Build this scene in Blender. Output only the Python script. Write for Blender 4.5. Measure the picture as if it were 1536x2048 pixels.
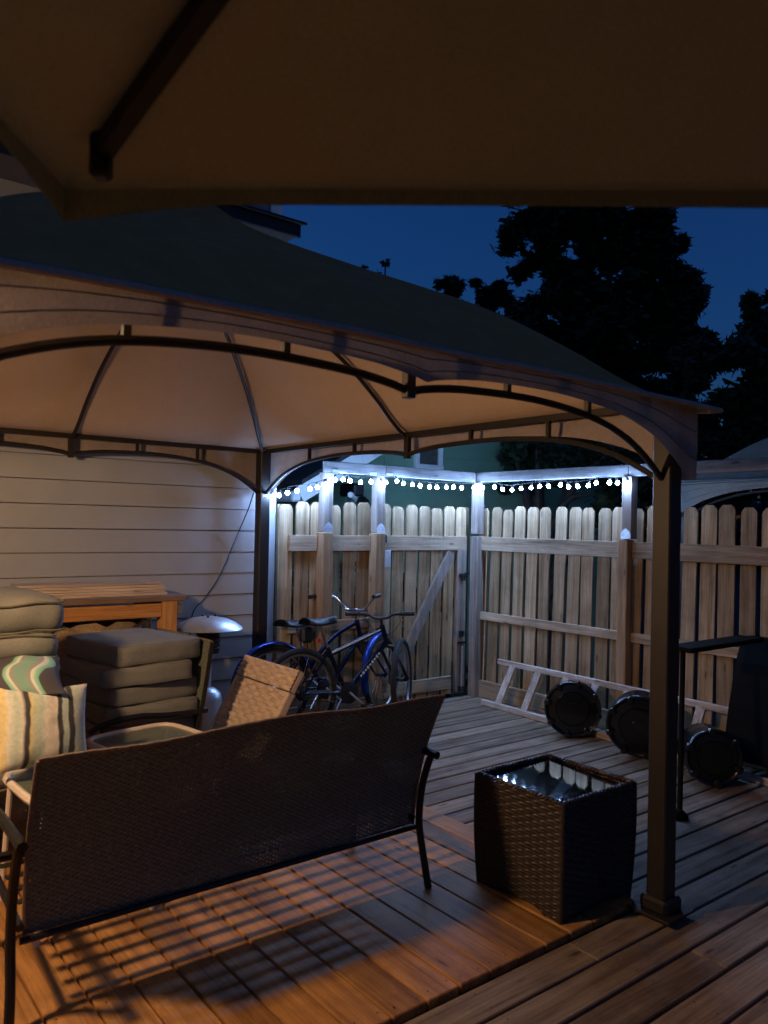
import bpy, bmesh, math, random
import numpy as np
from mathutils import Vector, Matrix, noise
R = math.radians
random.seed(7)
for o in list(bpy.data.objects): bpy.data.objects.remove(o)
scene = bpy.context.scene
C = scene.collection

# ------------------------------------------------------------------ camera
EYE = Vector((0, 0, 1.65)); FPX = 1571.5
YAW, PITCH, ROLL = R(38.203), R(0.876), R(1.205)
Fw = Vector((math.sin(YAW) * math.cos(PITCH), math.cos(YAW) * math.cos(PITCH), math.sin(PITCH)))
Rt = Vector((math.cos(YAW), -math.sin(YAW), 0)); Up = Rt.cross(Fw)
cr, sr = math.cos(ROLL), math.sin(ROLL)
cx_, cy_ = Rt * cr + Up * sr, Up * cr - Rt * sr
cam = bpy.data.objects.new('camera', bpy.data.cameras.new('camera')); C.objects.link(cam)
m = Matrix((cx_, cy_, -Fw)).transposed().to_4x4(); m.translation = EYE; cam.matrix_world = m
cam.data.sensor_fit = 'VERTICAL'; cam.data.sensor_height = 36; cam.data.lens = FPX / 2048 * 36
cam.data.clip_start = .03; cam.data.clip_end = 2000
cam.data.dof.use_dof = True; cam.data.dof.focus_distance = 5.5; cam.data.dof.aperture_fstop = 3.2
scene.camera = cam
def P(u, v, ax, c):                     # photo pixel -> point on the plane axis = c
    d = Fw + (cx_ * (u - 768) - cy_ * (v - 1024)) / FPX
    t = (c - EYE[ax]) / d[ax]
    return EYE + d * t

# ------------------------------------------------------------------ world: dusk sky, sun just below the horizon
w = bpy.data.worlds.new('World'); scene.world = w; w.use_nodes = True
nt = w.node_tree; bg = nt.nodes['Background']
sky = nt.nodes.new('ShaderNodeTexSky'); sky.sky_type = 'NISHITA'; sky.sun_disc = False
sky.sun_elevation = R(0); sky.sun_rotation = R(322); sky.ozone_density = 5.5; sky.dust_density = .3
mul = nt.nodes.new('ShaderNodeMixRGB'); mul.blend_type = 'MULTIPLY'; mul.inputs[0].default_value = 1
mul.inputs[2].default_value = (1, 1, .92, 1)
nt.links.new(sky.outputs[0], mul.inputs[1]); nt.links.new(mul.outputs[0], bg.inputs[0])
bg.inputs[1].default_value = .15
vs = scene.view_settings; vs.view_transform = 'Standard'; vs.look = 'None'; vs.exposure = 1.3; vs.gamma = 1; vs.use_curve_mapping = False
scene.render.engine = 'CYCLES'
cy = scene.cycles; cy.use_denoising = True; cy.max_bounces = 8; cy.diffuse_bounces = 5; cy.transparent_max_bounces = 12
cy.sample_clamp_indirect = 4; cy.use_light_tree = True; cy.caustics_reflective = False; cy.caustics_refractive = False
try: cy.denoiser = 'OPENIMAGEDENOISE'
except Exception: pass

# ------------------------------------------------------------------ materials
def newmat(name):
    M = bpy.data.materials.new(name); M.use_nodes = True
    n = M.node_tree.nodes; l = M.node_tree.links
    return M, n, l, n['Principled BSDF']
def ramp(n, stops):
    r = n.new('ShaderNodeValToRGB'); e = r.color_ramp.elements
    while len(e) > 1: e.remove(e[-1])
    e[0].position = stops[0][0]; e[0].color = (*stops[0][1], 1)
    for p_, c_ in stops[1:]:
        q = e.new(p_); q.color = (*c_, 1)
    return r
def mix(n, l, kind, fac, a, b):
    x = n.new('ShaderNodeMixRGB'); x.blend_type = kind
    for i, s in ((0, fac), (1, a), (2, b)):
        if hasattr(s, 'links') or hasattr(s, 'is_linked'): l.new(s, x.inputs[i])
        elif isinstance(s, (int, float)): x.inputs[i].default_value = s if i == 0 else (s, s, s, 1)
        else: x.inputs[i].default_value = (*s, 1)
    return x.outputs[0]
def coords(n, l, scale, rnd=True):
    tc = n.new('ShaderNodeTexCoord'); mp = n.new('ShaderNodeMapping'); mp.inputs['Scale'].default_value = scale
    if rnd:
        oi = n.new('ShaderNodeObjectInfo'); mu = n.new('ShaderNodeVectorMath'); mu.operation = 'MULTIPLY_ADD'
        cb = n.new('ShaderNodeCombineXYZ')
        for i in range(3): l.new(oi.outputs['Random'], cb.inputs[i])
        l.new(cb.outputs[0], mu.inputs[0]); mu.inputs[1].default_value = (37, 91, 53); l.new(tc.outputs['Object'], mu.inputs[2])
        l.new(mu.outputs[0], mp.inputs[0]); return mp.outputs[0], oi.outputs['Random']
    l.new(tc.outputs['Object'], mp.inputs[0]); return mp.outputs[0], None
def noise_n(n, l, vec, scale, detail=4, rough=.6):
    t = n.new('ShaderNodeTexNoise'); t.inputs['Scale'].default_value = scale; t.inputs['Detail'].default_value = detail
    t.inputs['Roughness'].default_value = rough; l.new(vec, t.inputs[0]); return t.outputs[0]
def bump(n, l, b, h, st, dist=.004):
    k = n.new('ShaderNodeBump'); k.inputs['Strength'].default_value = st; k.inputs['Distance'].default_value = dist
    l.new(h, k.inputs['Height']); l.new(k.outputs[0], b.inputs['Normal'])
def wood(name, dark, mid, light, axis='X', rough=.75, vary=.35, stain=.4):
    M, n, l, b = newmat(name)
    s1 = {'X': (.5, 9, 9), 'Y': (9, .5, 9), 'Z': (9, 9, .5)}[axis]
    s2 = {'X': (3, 130, 130), 'Y': (130, 3, 130), 'Z': (130, 130, 3)}[axis]
    s3 = {'X': (1.7, 7, 7), 'Y': (7, 1.7, 7), 'Z': (7, 7, 1.7)}[axis]
    v1, rnd = coords(n, l, s1); v2, _ = coords(n, l, s2); v3, _ = coords(n, l, s3); v4, _ = coords(n, l, (1, 1, 1))
    g1 = noise_n(n, l, v1, 2.2, 6, .65); c = ramp(n, [(.3, dark), (.5, mid), (.72, light)]); l.new(g1, c.inputs[0])
    g2 = noise_n(n, l, v2, 1, 3); r2 = ramp(n, [(.3, (.62,) * 3), (.6, (1.05,) * 3)]); l.new(g2, r2.inputs[0])
    col = mix(n, l, 'MULTIPLY', .8, c.outputs[0], r2.outputs[0])
    vo = n.new('ShaderNodeTexVoronoi'); vo.inputs['Scale'].default_value = 1.5; l.new(v3, vo.inputs[0])
    kr = ramp(n, [(.05, (.28, .2, .15)), (.12, (1, 1, 1))]); l.new(vo.outputs['Distance'], kr.inputs[0])
    col = mix(n, l, 'MULTIPLY', .85, col, kr.outputs[0])
    st = noise_n(n, l, v4, 3.1, 5, .7); sr_ = ramp(n, [(.36, (.45,) * 3), (.55, (1,) * 3)]); l.new(st, sr_.inputs[0])
    col = mix(n, l, 'MULTIPLY', stain, col, sr_.outputs[0])
    mr = n.new('ShaderNodeMapRange'); l.new(rnd, mr.inputs[0]); mr.inputs[3].default_value = 1 - vary; mr.inputs[4].default_value = 1 + vary * .6
    cb = n.new('ShaderNodeCombineXYZ'); [l.new(mr.outputs[0], cb.inputs[i]) for i in range(3)]
    col = mix(n, l, 'MULTIPLY', 1, col, cb.outputs[0])
    l.new(col, b.inputs['Base Color']); b.inputs['Roughness'].default_value = rough; b.inputs['Specular IOR Level'].default_value = .22
    bump(n, l, b, g2, .5, .003); return M
def plain(name, col, rough=.5, metal=0, var=.12, scale=12, bmp=0, spec=.5):
    M, n, l, b = newmat(name); v, rnd = coords(n, l, (1, 1, 1))
    g = noise_n(n, l, v, scale, 5); r = ramp(n, [(.3, tuple(x * (1 - var) for x in col)), (.7, tuple(min(1, x * (1 + var)) for x in col))]); l.new(g, r.inputs[0])
    l.new(r.outputs[0], b.inputs['Base Color']); b.inputs['Roughness'].default_value = rough; b.inputs['Metallic'].default_value = metal
    b.inputs['Specular IOR Level'].default_value = spec
    if bmp: bump(n, l, b, g, bmp)
    return M
def fabric(name, col, trans=.0, weave=500, rough=.9, var=.12, slub=True):
    M, n, l, b = newmat(name); v, _ = coords(n, l, (1, 1, 1))
    g = noise_n(n, l, v, 9, 5); vv, _ = coords(n, l, (1, 1, .25)); g2 = noise_n(n, l, vv, weave, 2)
    r = ramp(n, [(.3, tuple(x * (1 - var) for x in col)), (.7, tuple(x * (1 + var) for x in col))]); l.new(g, r.inputs[0])
    r2 = ramp(n, [(.35, (.72,) * 3), (.65, (1.1,) * 3)]); l.new(g2, r2.inputs[0])
    c = mix(n, l, 'MULTIPLY', .7 if slub else .2, r.outputs[0], r2.outputs[0]); l.new(c, b.inputs['Base Color'])
    b.inputs['Roughness'].default_value = rough; b.inputs['Specular IOR Level'].default_value = .15
    bump(n, l, b, g2, .35, .002)
    if trans:
        t = n.new('ShaderNodeBsdfTranslucent'); l.new(c, t.inputs[0]); mx = n.new('ShaderNodeMixShader'); mx.inputs[0].default_value = trans
        l.new(b.outputs[0], mx.inputs[1]); l.new(t.outputs[0], mx.inputs[2]); l.new(mx.outputs[0], n['Material Output'].inputs[0])
    return M
def emit(name, col, st):
    M, n, l, b = newmat(name); b.inputs['Base Color'].default_value = (.8, .8, .8, 1)
    b.inputs['Emission Color'].default_value = (*col, 1); b.inputs['Emission Strength'].default_value = st
    v, _ = coords(n, l, (1, 1, 1)); g = noise_n(n, l, v, 20, 1); mr = n.new('ShaderNodeMapRange'); l.new(g, mr.inputs[0])
    mr.inputs[3].default_value = st * .9; mr.inputs[4].default_value = st * 1.1; l.new(mr.outputs[0], b.inputs['Emission Strength'])
    return M
LED = emit('led_glow', (.28, .49, 1), 200)
WARM = emit('warm_glow', (1, .62, .33), 420)
GREY_DECK = wood('weathered_deck_wood', (.12, .08, .048), (.30, .22, .145), (.42, .335, .24), 'X', .65, .3, .55)
BROWN_DECK = wood('brown_deck_wood', (.22, .095, .03), (.43, .205, .06), (.55, .29, .095), 'Y', .55, .28, .5)
FENCE = wood('weathered_fence_wood', (.18, .118, .058), (.42, .295, .165), (.55, .42, .27), 'Z', .8, .32, .45)
FENCE_X = wood('weathered_rail_wood_x', (.19, .13, .08), (.41, .305, .20), (.53, .42, .30), 'X', .8, .22, .4)
FENCE_Y = wood('weathered_rail_wood_y', (.19, .13, .08), (.41, .305, .195), (.53, .42, .29), 'Y', .8, .22, .4)
POST = wood('brown_post_wood', (.22, .125, .06), (.39, .25, .135), (.50, .35, .21), 'Z', .75, .15, .35)
UPRIGHT = wood('pale_upright_wood', (.15, .12, .095), (.28, .235, .195), (.37, .32, .27), 'Z', .8, .12, .3)
BEAM = wood('grey_beam_wood_x', (.11, .105, .10), (.20, .19, .18), (.28, .265, .25), 'X', .8, .12, .4)
BEAM_Y = wood('grey_beam_wood_y', (.11, .105, .10), (.20, .19, .18), (.28, .265, .25), 'Y', .8, .12, .4)
TABLE_WOOD = wood('orange_pine', (.33, .13, .035), (.55, .25, .075), (.66, .36, .14), 'X', .6, .12, .2)
TABLE_WOOD_Z = wood('orange_pine_upright', (.33, .13, .035), (.55, .25, .075), (.66, .36, .14), 'Z', .6, .12, .2)
PLANK = wood('pale_plank_wood', (.42, .31, .22), (.60, .47, .35), (.70, .58, .46), 'X', .7, .2, .2)
BENCHTOP = wood('brown_bench_top', (.13, .08, .05), (.25, .165, .11), (.34, .24, .17), 'X', .7, .15, .4)
LADDER = wood('paint_spotted_ladder_wood', (.36, .27, .19), (.62, .54, .45), (.80, .75, .68), 'Y', .7, .12, .6)
LADDER_Z = wood('paint_spotted_rung_wood', (.36, .27, .19), (.62, .54, .45), (.80, .75, .68), 'Z', .7, .12, .6)
SIDING = plain('painted_siding', (.35, .355, .36), .65, 0, .06, 3, .15)
TRIM = plain('white_trim', (.66, .66, .66), .6, 0, .06, 4)
FRAME = plain('dark_gazebo_frame', (.024, .019, .016), .5, .3, .2, 8)
BLACK = plain('black_metal', (.012, .012, .013), .45, .2, .2, 10)
GUN = plain('bench_frame', (.018, .016, .015), .4, .4, .2, 10)
CANOPY = fabric('taupe_lining', (.62, .46, .34), 0, 300, .9, .03)
CANOPY_TOP = fabric('warm_light_tinted_canopy', (.85, .285, .085), 0, 300)  # taupe cloth reddened: warm ambient light on the roof is put into its colour
CANOPY2 = fabric('pale_canopy', (.17, .155, .13), 0, 300)
VALANCE = fabric('taupe_valance', (.38, .30, .24), .13, 300)
UMB = fabric('beige_umbrella', (.60, .60, .38), .03, 300, .9, .04)
CUSH = fabric('grey_green_cushion', (.225, .225, .195), 0, 420, .95, .08)
PIPE = fabric('cushion_piping', (.17, .16, .12), 0, 420)
CHROME = plain('chrome', (.7, .7, .72), .15, 1, .05)
GALV = plain('galvanized', (.55, .57, .6), .42, .9, .15, 60)
ALU = plain('brushed_aluminium', (.66, .67, .69), .42, .85, .06, 30)
RUBBER = plain('rubber', (.014, .014, .014), .8, 0, .2, 30)
RIM = plain('rim_metal', (.32, .31, .30), .35, .8, .1)
CRUISER = plain('dark_blue_paint', (.003, .008, .04), .25, .3, .1, 5)
BLUE = plain('blue_paint', (.010, .045, .28), .22, .35, .1, 5)
NAVY = plain('navy_frame_paint', (.005, .008, .022), .25, .3, .1, 5)
WHITEP = plain('white_decal', (.75, .77, .8), .35)
REFL = plain('red_reflector', (.55, .02, .015), .25)
AMBER = plain('amber_reflector', (.7, .42, .22), .25)
PLASTIC = plain('black_plastic', (.006, .0065, .0065), .22, 0, .25, 6, .06)
PLASTIC2 = plain('black_plastic_lugs', (.010, .0105, .0105), .2, 0, .25, 6)
CREAM = plain('cream_metal', (.68, .58, .46), .45, 0, .06)
ROOF = plain('dark_shingle', (.03, .028, .028), .9, 0, .4, 40, .5)
GREEN = plain('green_siding', (.21, .37, .235), .7, 0, .08, 3)
WHITE = plain('white_paint', (.82, .85, .80), .55, 0, .06)
SOFFIT = plain('soffit_paint', (.09, .065, .045), .7, 0, .08, 5)
CURTAIN = plain('curtain_cloth', (.42, .36, .28), .9, 0, .2, 9)
BARK = plain('bark', (.06, .045, .035), .9, 0, .4, 20, .6)
LEAF = plain('leaf', (.03, .045, .018), .6, 0, .4, 1.5)
STRAW = plain('straw', (.42, .3, .17), .85, 0, .3, 60, .5)
GRASS = plain('dark_lawn', (.02, .022, .012), .95, 0, .4, 4, .4)
SOIL = plain('deck_underside', (.02, .017, .014), .95, 0, .3, 4)
WICKER = plain('dark_brown_wicker', (.030, .019, .012), .5, 0, .45, 45)
TANW = plain('tan_wicker', (.56, .43, .325), .6, 0, .18, 45)
SHADE = plain('lamp_shade', (.5, .42, .32), .6)
CARTM = plain('matt_black_cart', (.005, .005, .005), .7, 0, .2, 8, 0, .08)
CORD = plain('black_cord', (.012, .012, .012), .6)
FOIL = plain('white_tape', (.7, .7, .72), .5)
M, n, l, b = newmat('dark_glass'); b.inputs['Base Color'].default_value = (.006, .007, .008, 1); b.inputs['Roughness'].default_value = .04
v, _ = coords(n, l, (1, 1, 1)); g_ = noise_n(n, l, v, 30, 3); r_ = ramp(n, [(.4, (.02,) * 3), (.7, (.05,) * 3)]); l.new(g_, r_.inputs[0]); l.new(r_.outputs[0], b.inputs['Roughness']); b.inputs['IOR'].default_value = 1.9
DGLASS = M
M, n, l, b = newmat('frosted_table_glass'); b.inputs['Base Color'].default_value = (.16, .19, .14, 1); b.inputs['Roughness'].default_value = .18; b.inputs['Alpha'].default_value = .62
v, _ = coords(n, l, (1, 1, 1)); g_ = noise_n(n, l, v, 400, 2); bump(n, l, b, g_, .25, .002)
TGLASS = M
M, n, l, b = newmat('window_glass'); b.inputs['Base Color'].default_value = (.05, .06, .06, 1); b.inputs['Roughness'].default_value = .05; b.inputs['Alpha'].default_value = .35
v, _ = coords(n, l, (1, 1, 1)); g_ = noise_n(n, l, v, 2, 2); bump(n, l, b, g_, .05); WGLASS = M
# woven sling: a fine plaited cloth with open holes at the crossings
def sling(name, col, hole=.39):
    M, n, l, b = newmat(name); tc = n.new('ShaderNodeTexCoord'); sep = n.new('ShaderNodeSeparateXYZ'); l.new(tc.outputs['UV'], sep.inputs[0])
    def wave(sock, k):
        mu = n.new('ShaderNodeMath'); mu.operation = 'MULTIPLY'; l.new(sock, mu.inputs[0]); mu.inputs[1].default_value = k
        si = n.new('ShaderNodeMath'); si.operation = 'SINE'; l.new(mu.outputs[0], si.inputs[0]); return si.outputs[0]
    a = wave(sep.outputs[0], 2 * math.pi / .030); c = wave(sep.outputs[1], 2 * math.pi / .017)
    pr = n.new('ShaderNodeMath'); pr.operation = 'MULTIPLY'; l.new(a, pr.inputs[0]); l.new(c, pr.inputs[1])
    mp = n.new('ShaderNodeMapping'); l.new(tc.outputs['UV'], mp.inputs[0]); g = noise_n(n, l, mp.outputs[0], 5, 4)
    g3 = noise_n(n, l, mp.outputs[0], 60, 2)
    th = n.new('ShaderNodeMath'); th.operation = 'MULTIPLY_ADD'; l.new(g, th.inputs[0]); th.inputs[1].default_value = -.9; th.inputs[2].default_value = 1 + hole + .05
    gt = n.new('ShaderNodeMath'); gt.operation = 'LESS_THAN'; l.new(pr.outputs[0], gt.inputs[0]); l.new(th.outputs[0], gt.inputs[1])
    l.new(gt.outputs[0], b.inputs['Alpha'])
    r = ramp(n, [(.3, tuple(x * .7 for x in col)), (.7, tuple(x * 1.3 for x in col))]); l.new(g3, r.inputs[0]); wr_ = ramp(n, [(.0, (.35,) * 3), (.55, (1.15,) * 3), (1, (1.3,) * 3)]); wm = n.new('ShaderNodeMath'); wm.operation = 'MULTIPLY_ADD'; l.new(pr.outputs[0], wm.inputs[0]); wm.inputs[1].default_value = -.5; wm.inputs[2].default_value = .5; l.new(wm.outputs[0], wr_.inputs[0])
    l.new(mix(n, l, 'MULTIPLY', 1, r.outputs[0], wr_.outputs[0]), b.inputs['Base Color'])
    b.inputs['Roughness'].default_value = .6; bump(n, l, b, pr.outputs[0], .6, .003); return M
SLING = sling('brown_sling_weave', (.125, .145, .105))
SLING_EDGE = plain('sling_edge', (.17, .125, .085), .6, 0, .4, 80)
# painted-stripe pillow: stripes across local x, wobbling along z
M, n, l, b = newmat('striped_pillow'); tc = n.new('ShaderNodeTexCoord'); mp = n.new('ShaderNodeMapping'); l.new(tc.outputs['Object'], mp.inputs[0])
g = noise_n(n, l, mp.outputs[0], 7, 3); g9 = noise_n(n, l, mp.outputs[0], 60, 3); sep = n.new('ShaderNodeSeparateXYZ'); l.new(mp.outputs[0], sep.inputs[0])
ma = n.new('ShaderNodeMath'); ma.operation = 'MULTIPLY_ADD'; l.new(sep.outputs[0], ma.inputs[0]); ma.inputs[1].default_value = 2.45; ma.inputs[2].default_value = .5 - .045
mb = n.new('ShaderNodeMath'); mb.operation = 'MULTIPLY_ADD'; l.new(g, mb.inputs[0]); mb.inputs[1].default_value = .09; l.new(ma.outputs[0], mb.inputs[2])
yel, cr_, gr_, dk, pk, sg = (.66, .55, .27), (.66, .64, .54), (.48, .56, .46), (.05, .047, .05), (.62, .54, .46), (.52, .56, .40)
r = ramp(n, [(0, yel), (.10, yel), (.12, cr_), (.19, gr_), (.24, cr_), (.27, dk), (.305, dk), (.32, yel), (.36, sg), (.42, gr_), (.47, cr_), (.55, pk), (.585, cr_), (.60, dk), (.635, dk), (.65, gr_), (.70, gr_), (.715, dk), (.765, dk), (.78, sg), (.86, gr_), (.92, pk), (1, pk)]); l.new(mb.outputs[0], r.inputs[0])
rr = ramp(n, [(.35, (.82,) * 3), (.65, (1.05,) * 3)]); l.new(g9, rr.inputs[0]); l.new(mix(n, l, 'MULTIPLY', .8, r.outputs[0], rr.outputs[0]), b.inputs['Base Color']); b.inputs['Roughness'].default_value = .9
STRIPE = M
M, n, l, b = newmat('green_leaf_pillow'); tc = n.new('ShaderNodeTexCoord'); mp = n.new('ShaderNodeMapping'); mp.inputs['Rotation'].default_value = (0, 0, R(35)); l.new(tc.outputs['Object'], mp.inputs[0])
wv = n.new('ShaderNodeTexWave'); wv.wave_type = 'BANDS'; wv.inputs['Scale'].default_value = 2.3; wv.inputs['Distortion'].default_value = 5.5; wv.inputs['Detail'].default_value = 1; wv.inputs['Detail Scale'].default_value = .8; l.new(mp.outputs[0], wv.inputs[0])
r = ramp(n, [(0, (.06, .055, .06)), (.30, (.07, .06, .065)), (.34, (.16, .40, .28)), (.55, (.28, .52, .40)), (.58, (.5, .58, .46)), (.72, (.62, .62, .55)), (.76, (.30, .27, .24)), (1, (.18, .34, .27))]); l.new(wv.outputs[1], r.inputs[0]); l.new(r.outputs[0], b.inputs['Base Color']); b.inputs['Roughness'].default_value = .9
LEAFP = M

# ------------------------------------------------------------------ mesh helpers
class MB:
    def __init__(s): s.v = []; s.f = []
    def add(s, vs, fs):
        o = len(s.v); s.v += [tuple(x) for x in vs]; s.f += [tuple(i + o for i in f) for f in fs]; return s
    def box(s, c, d, rot=None, ch=0.0):
        hx, hy, hz = d[0] / 2, d[1] / 2, d[2] / 2
        if ch <= 0:
            vs = [(x, y, z) for x in (-hx, hx) for y in (-hy, hy) for z in (-hz, hz)]
            fs = [(0, 1, 3, 2), (4, 6, 7, 5), (0, 4, 5, 1), (2, 3, 7, 6), (0, 2, 6, 4), (1, 5, 7, 3)]
        else:
            bm = bmesh.new(); bmesh.ops.create_cube(bm, size=1)
            for q in bm.verts: q.co = (q.co.x * d[0], q.co.y * d[1], q.co.z * d[2])
            bmesh.ops.bevel(bm, geom=bm.edges[:], offset=ch, segments=1, affect='EDGES', profile=.5)
            bm.verts.index_update(); vs = [tuple(q.co) for q in bm.verts]; fs = [tuple(q.index for q in f.verts) for f in bm.faces]; bm.free()
        M_ = (rot.to_matrix() if hasattr(rot, 'to_matrix') else rot) if rot is not None else None
        c = Vector(c)
        vs = [(M_ @ Vector(q) if M_ is not None else Vector(q)) + c for q in vs]
        return s.add(vs, fs)
    def bar(s, a, b, wd, ht, up=(0, 0, 1), ch=0):
        a, b = Vector(a), Vector(b); d = b - a; x = d.normalized(); u = Vector(up); y = u.cross(x)
        if y.length < 1e-4: y = Vector((1, 0, 0)).cross(x)
        y.normalize(); z = x.cross(y)
        return s.box((a + b) / 2, (d.length, wd, ht), Matrix((x, y, z)).transposed(), ch)
    def tube(s, pts, r, n=8, cap=True, closed=False):
        pts = [Vector(q) for q in pts]; N = len(pts); rr = r if isinstance(r, (list, tuple)) else [r] * N
        ref = None; rings = []
        for i, q in enumerate(pts):
            if closed: t = pts[(i + 1) % N] - pts[i - 1]
            else: t = pts[min(i + 1, N - 1)] - pts[max(i - 1, 0)]
            t.normalize()
            if ref is None: ref = Vector((0, 0, 1)) if abs(t.z) < .9 else Vector((1, 0, 0))
            a = (ref - t * ref.dot(t)).normalized(); ref = a; b_ = t.cross(a)
            rings.append([q + (a * math.cos(k * 2 * math.pi / n) + b_ * math.sin(k * 2 * math.pi / n)) * rr[i] for k in range(n)])
        vs = [x for g in rings for x in g]; fs = []
        for i in range(N if closed else N - 1):
            for k in range(n):
                j = (i + 1) % N; k2 = (k + 1) % n
                fs.append((i * n + k, i * n + k2, j * n + k2, j * n + k))
        if cap and not closed:
            fs.append(tuple(range(n - 1, -1, -1))); fs.append(tuple((N - 1) * n + k for k in range(n)))
        return s.add(vs, fs)
    def lathe(s, prof, n=24, M_=None, c=(0, 0, 0)):
        vs = []; fs = []; K = len(prof); c = Vector(c)
        for r, z in prof:
            for k in range(n):
                q = Vector((r * math.cos(k * 2 * math.pi / n), r * math.sin(k * 2 * math.pi / n), z)); vs.append((M_ @ q if M_ else q) + c)
        for i in range(K - 1):
            for k in range(n):
                k2 = (k + 1) % n; fs.append((i * n + k, i * n + k2, (i + 1) * n + k2, (i + 1) * n + k))
        fs.append(tuple(range(n - 1, -1, -1))); fs.append(tuple((K - 1) * n + k for k in range(n)))
        return s.add(vs, fs)
    def grid(s, fn, nu, nv):
        vs = [fn(i / nu, j / nv) for j in range(nv + 1) for i in range(nu + 1)]
        fs = [(j * (nu + 1) + i, j * (nu + 1) + i + 1, (j + 1) * (nu + 1) + i + 1, (j + 1) * (nu + 1) + i) for j in range(nv) for i in range(nu)]
        return s.add(vs, fs)
    def data(s, name, mat, smooth=False, fixn=True):
        me = bpy.data.meshes.new(name); me.from_pydata([tuple(x) for x in s.v], [], s.f)
        if fixn:
            bm = bmesh.new(); bm.from_mesh(me); bmesh.ops.recalc_face_normals(bm, faces=bm.faces[:]); bm.to_mesh(me); bm.free()
        me.materials.append(mat)
        if smooth:
            me.polygons.foreach_set('use_smooth', [True] * len(me.polygons))
            try: me.set_sharp_from_angle(angle=R(42))
            except Exception: pass
        me.update(); return me
    def build(s, name, mat, parent=None, loc=(0, 0, 0), rot=(0, 0, 0), smooth=False, fixn=True):
        return link(name, s.data(name, mat, smooth, fixn), parent, loc, rot)
def link(name, me, parent=None, loc=(0, 0, 0), rot=(0, 0, 0)):
    o = bpy.data.objects.new(name, me); C.objects.link(o); o.parent = parent; o.location = loc; o.rotation_euler = rot; return o
def tag(o, label=None, cat=None, group=None, kind=None):
    for k, x in (('label', label), ('category', cat), ('group', group), ('kind', kind)):
        if x: o[k] = x
    return o
def empty(name, loc=(0, 0, 0), rz=0, label=None, cat=None, group=None):
    o = bpy.data.objects.new(name, None); C.objects.link(o); o.location = loc; o.rotation_euler = (0, 0, rz); o.empty_display_size = .1
    return tag(o, label, cat, group)
def copy_tree(o, parent=None):
    c = o.copy(); C.objects.link(c); c.parent = parent
    for ch in list(o.children): copy_tree(ch, c)
    return c
def smoothp(pts, k=6):                 # Catmull-Rom through points
    pts = [Vector(q) for q in pts]; out = []
    for i in range(len(pts) - 1):
        a, b, c, d = pts[max(i - 1, 0)], pts[i], pts[i + 1], pts[min(i + 2, len(pts) - 1)]
        for j in range(k):
            t = j / k; out.append(.5 * ((2 * b) + (c - a) * t + (2 * a - 5 * b + 4 * c - d) * t * t + (3 * b - a - 3 * c + d) * t ** 3))
    return out + [pts[-1]]
def setuv(o, fn):
    me = o.data; uv = me.uv_layers.new(name='uv')
    for lp in me.loops: uv.data[lp.index].uv = fn(me.vertices[lp.vertex_index].co)

# ------------------------------------------------------------------ setting: ground, decks
XF, YG, YW = 5.50, 5.54, 5.61
g = MB(); g.grid(lambda u, v: ((u - .5) * 900, (v - .5) * 900, -.62), 12, 12); tag(g.build('ground', GRASS), kind='structure')
d = MB()
for k in range(9): d.box((1.5, -.75 + k * .78, -.14), (8, .045, .19))
d.box((5.49, 2.4, -.14), (.04, 6.4, .19)); d.box((1.5, 2.4, -.30), (8, 6.4, .02))
deck = tag(d.build('deck', SOIL), kind='structure')
PITCHB = .162
def board_mesh(name, L, wd, mat, axis):
    mbx = MB(); mbx.box((0, 0, 0), (L, wd, .036) if axis == 'X' else (wd, L, .036), None, .004); return mbx.data(name, mat)
def put_boards(x0, x1, y0, y1, mat, joints=True):
    k = 0; y = y0
    while y < y1 - .06:
        wd = min(PITCHB, y1 - y) - .014
        cuts = [x0, x1]
        if joints and x1 - x0 > 4: cuts = [x0, x0 + (2.9 if k % 2 else 4.6) + .35 * ((k * 7) % 3), x1]
        for a, b_ in zip(cuts, cuts[1:]):
            me = board_mesh('board', b_ - a - .004, wd, mat, 'X')
            o = link('board', me, deck, ((a + b_) / 2, y + wd / 2 + .005, -.018 + random.uniform(-.0015, .0015)), (random.uniform(-.004, .004), 0, random.uniform(-.0008, .0008)))
        k += 1; y += PITCHB
put_boards(-2.4, XF - .005, 2.012 - 17 * PITCHB, 2.0125, GREY_DECK)
put_boards(3.065, XF - .005, 2.012, YG - .01, GREY_DECK, False)
bp = .1535; xx = 3.055
me = board_mesh('board', 3.5, bp - .007, BROWN_DECK, 'Y')
for k in range(30):
    link('board', me, deck, (xx - bp / 2, 2.022 + 1.75, .002 + random.uniform(-.0012, .0012)), (0, random.uniform(-.006, .006), random.uniform(-.0006, .0006))); xx -= bp

# screw heads, too small to pick apart
q = MB(); rs = random.Random(4)
def screw(x, y, z): 
    r_ = .0042; q.add([(x + r_ * math.cos(k * 1.0472), y + r_ * math.sin(k * 1.0472), z) for k in range(6)], [tuple(range(6))])
for k in range(38):
    y = 2.012 + (k - 17) * PITCHB
    x = .2 if k < 17 else 3.16
    while x < 5.45:
        for dy in (.03, .118): screw(x + rs.uniform(-.008, .008), y + .005 + dy + rs.uniform(-.006, .006), .0026)
        x += .6
for k in range(30):
    xb = 3.055 - k * bp
    for y in (2.06, 2.66, 3.26, 3.86, 4.46, 5.06):
        for dx in (.03, .12): screw(xb - dx + rs.uniform(-.006, .006), y + rs.uniform(-.01, .01), .0225)
tag(q.build('screw_heads', GUN, deck), kind='stuff')

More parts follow.
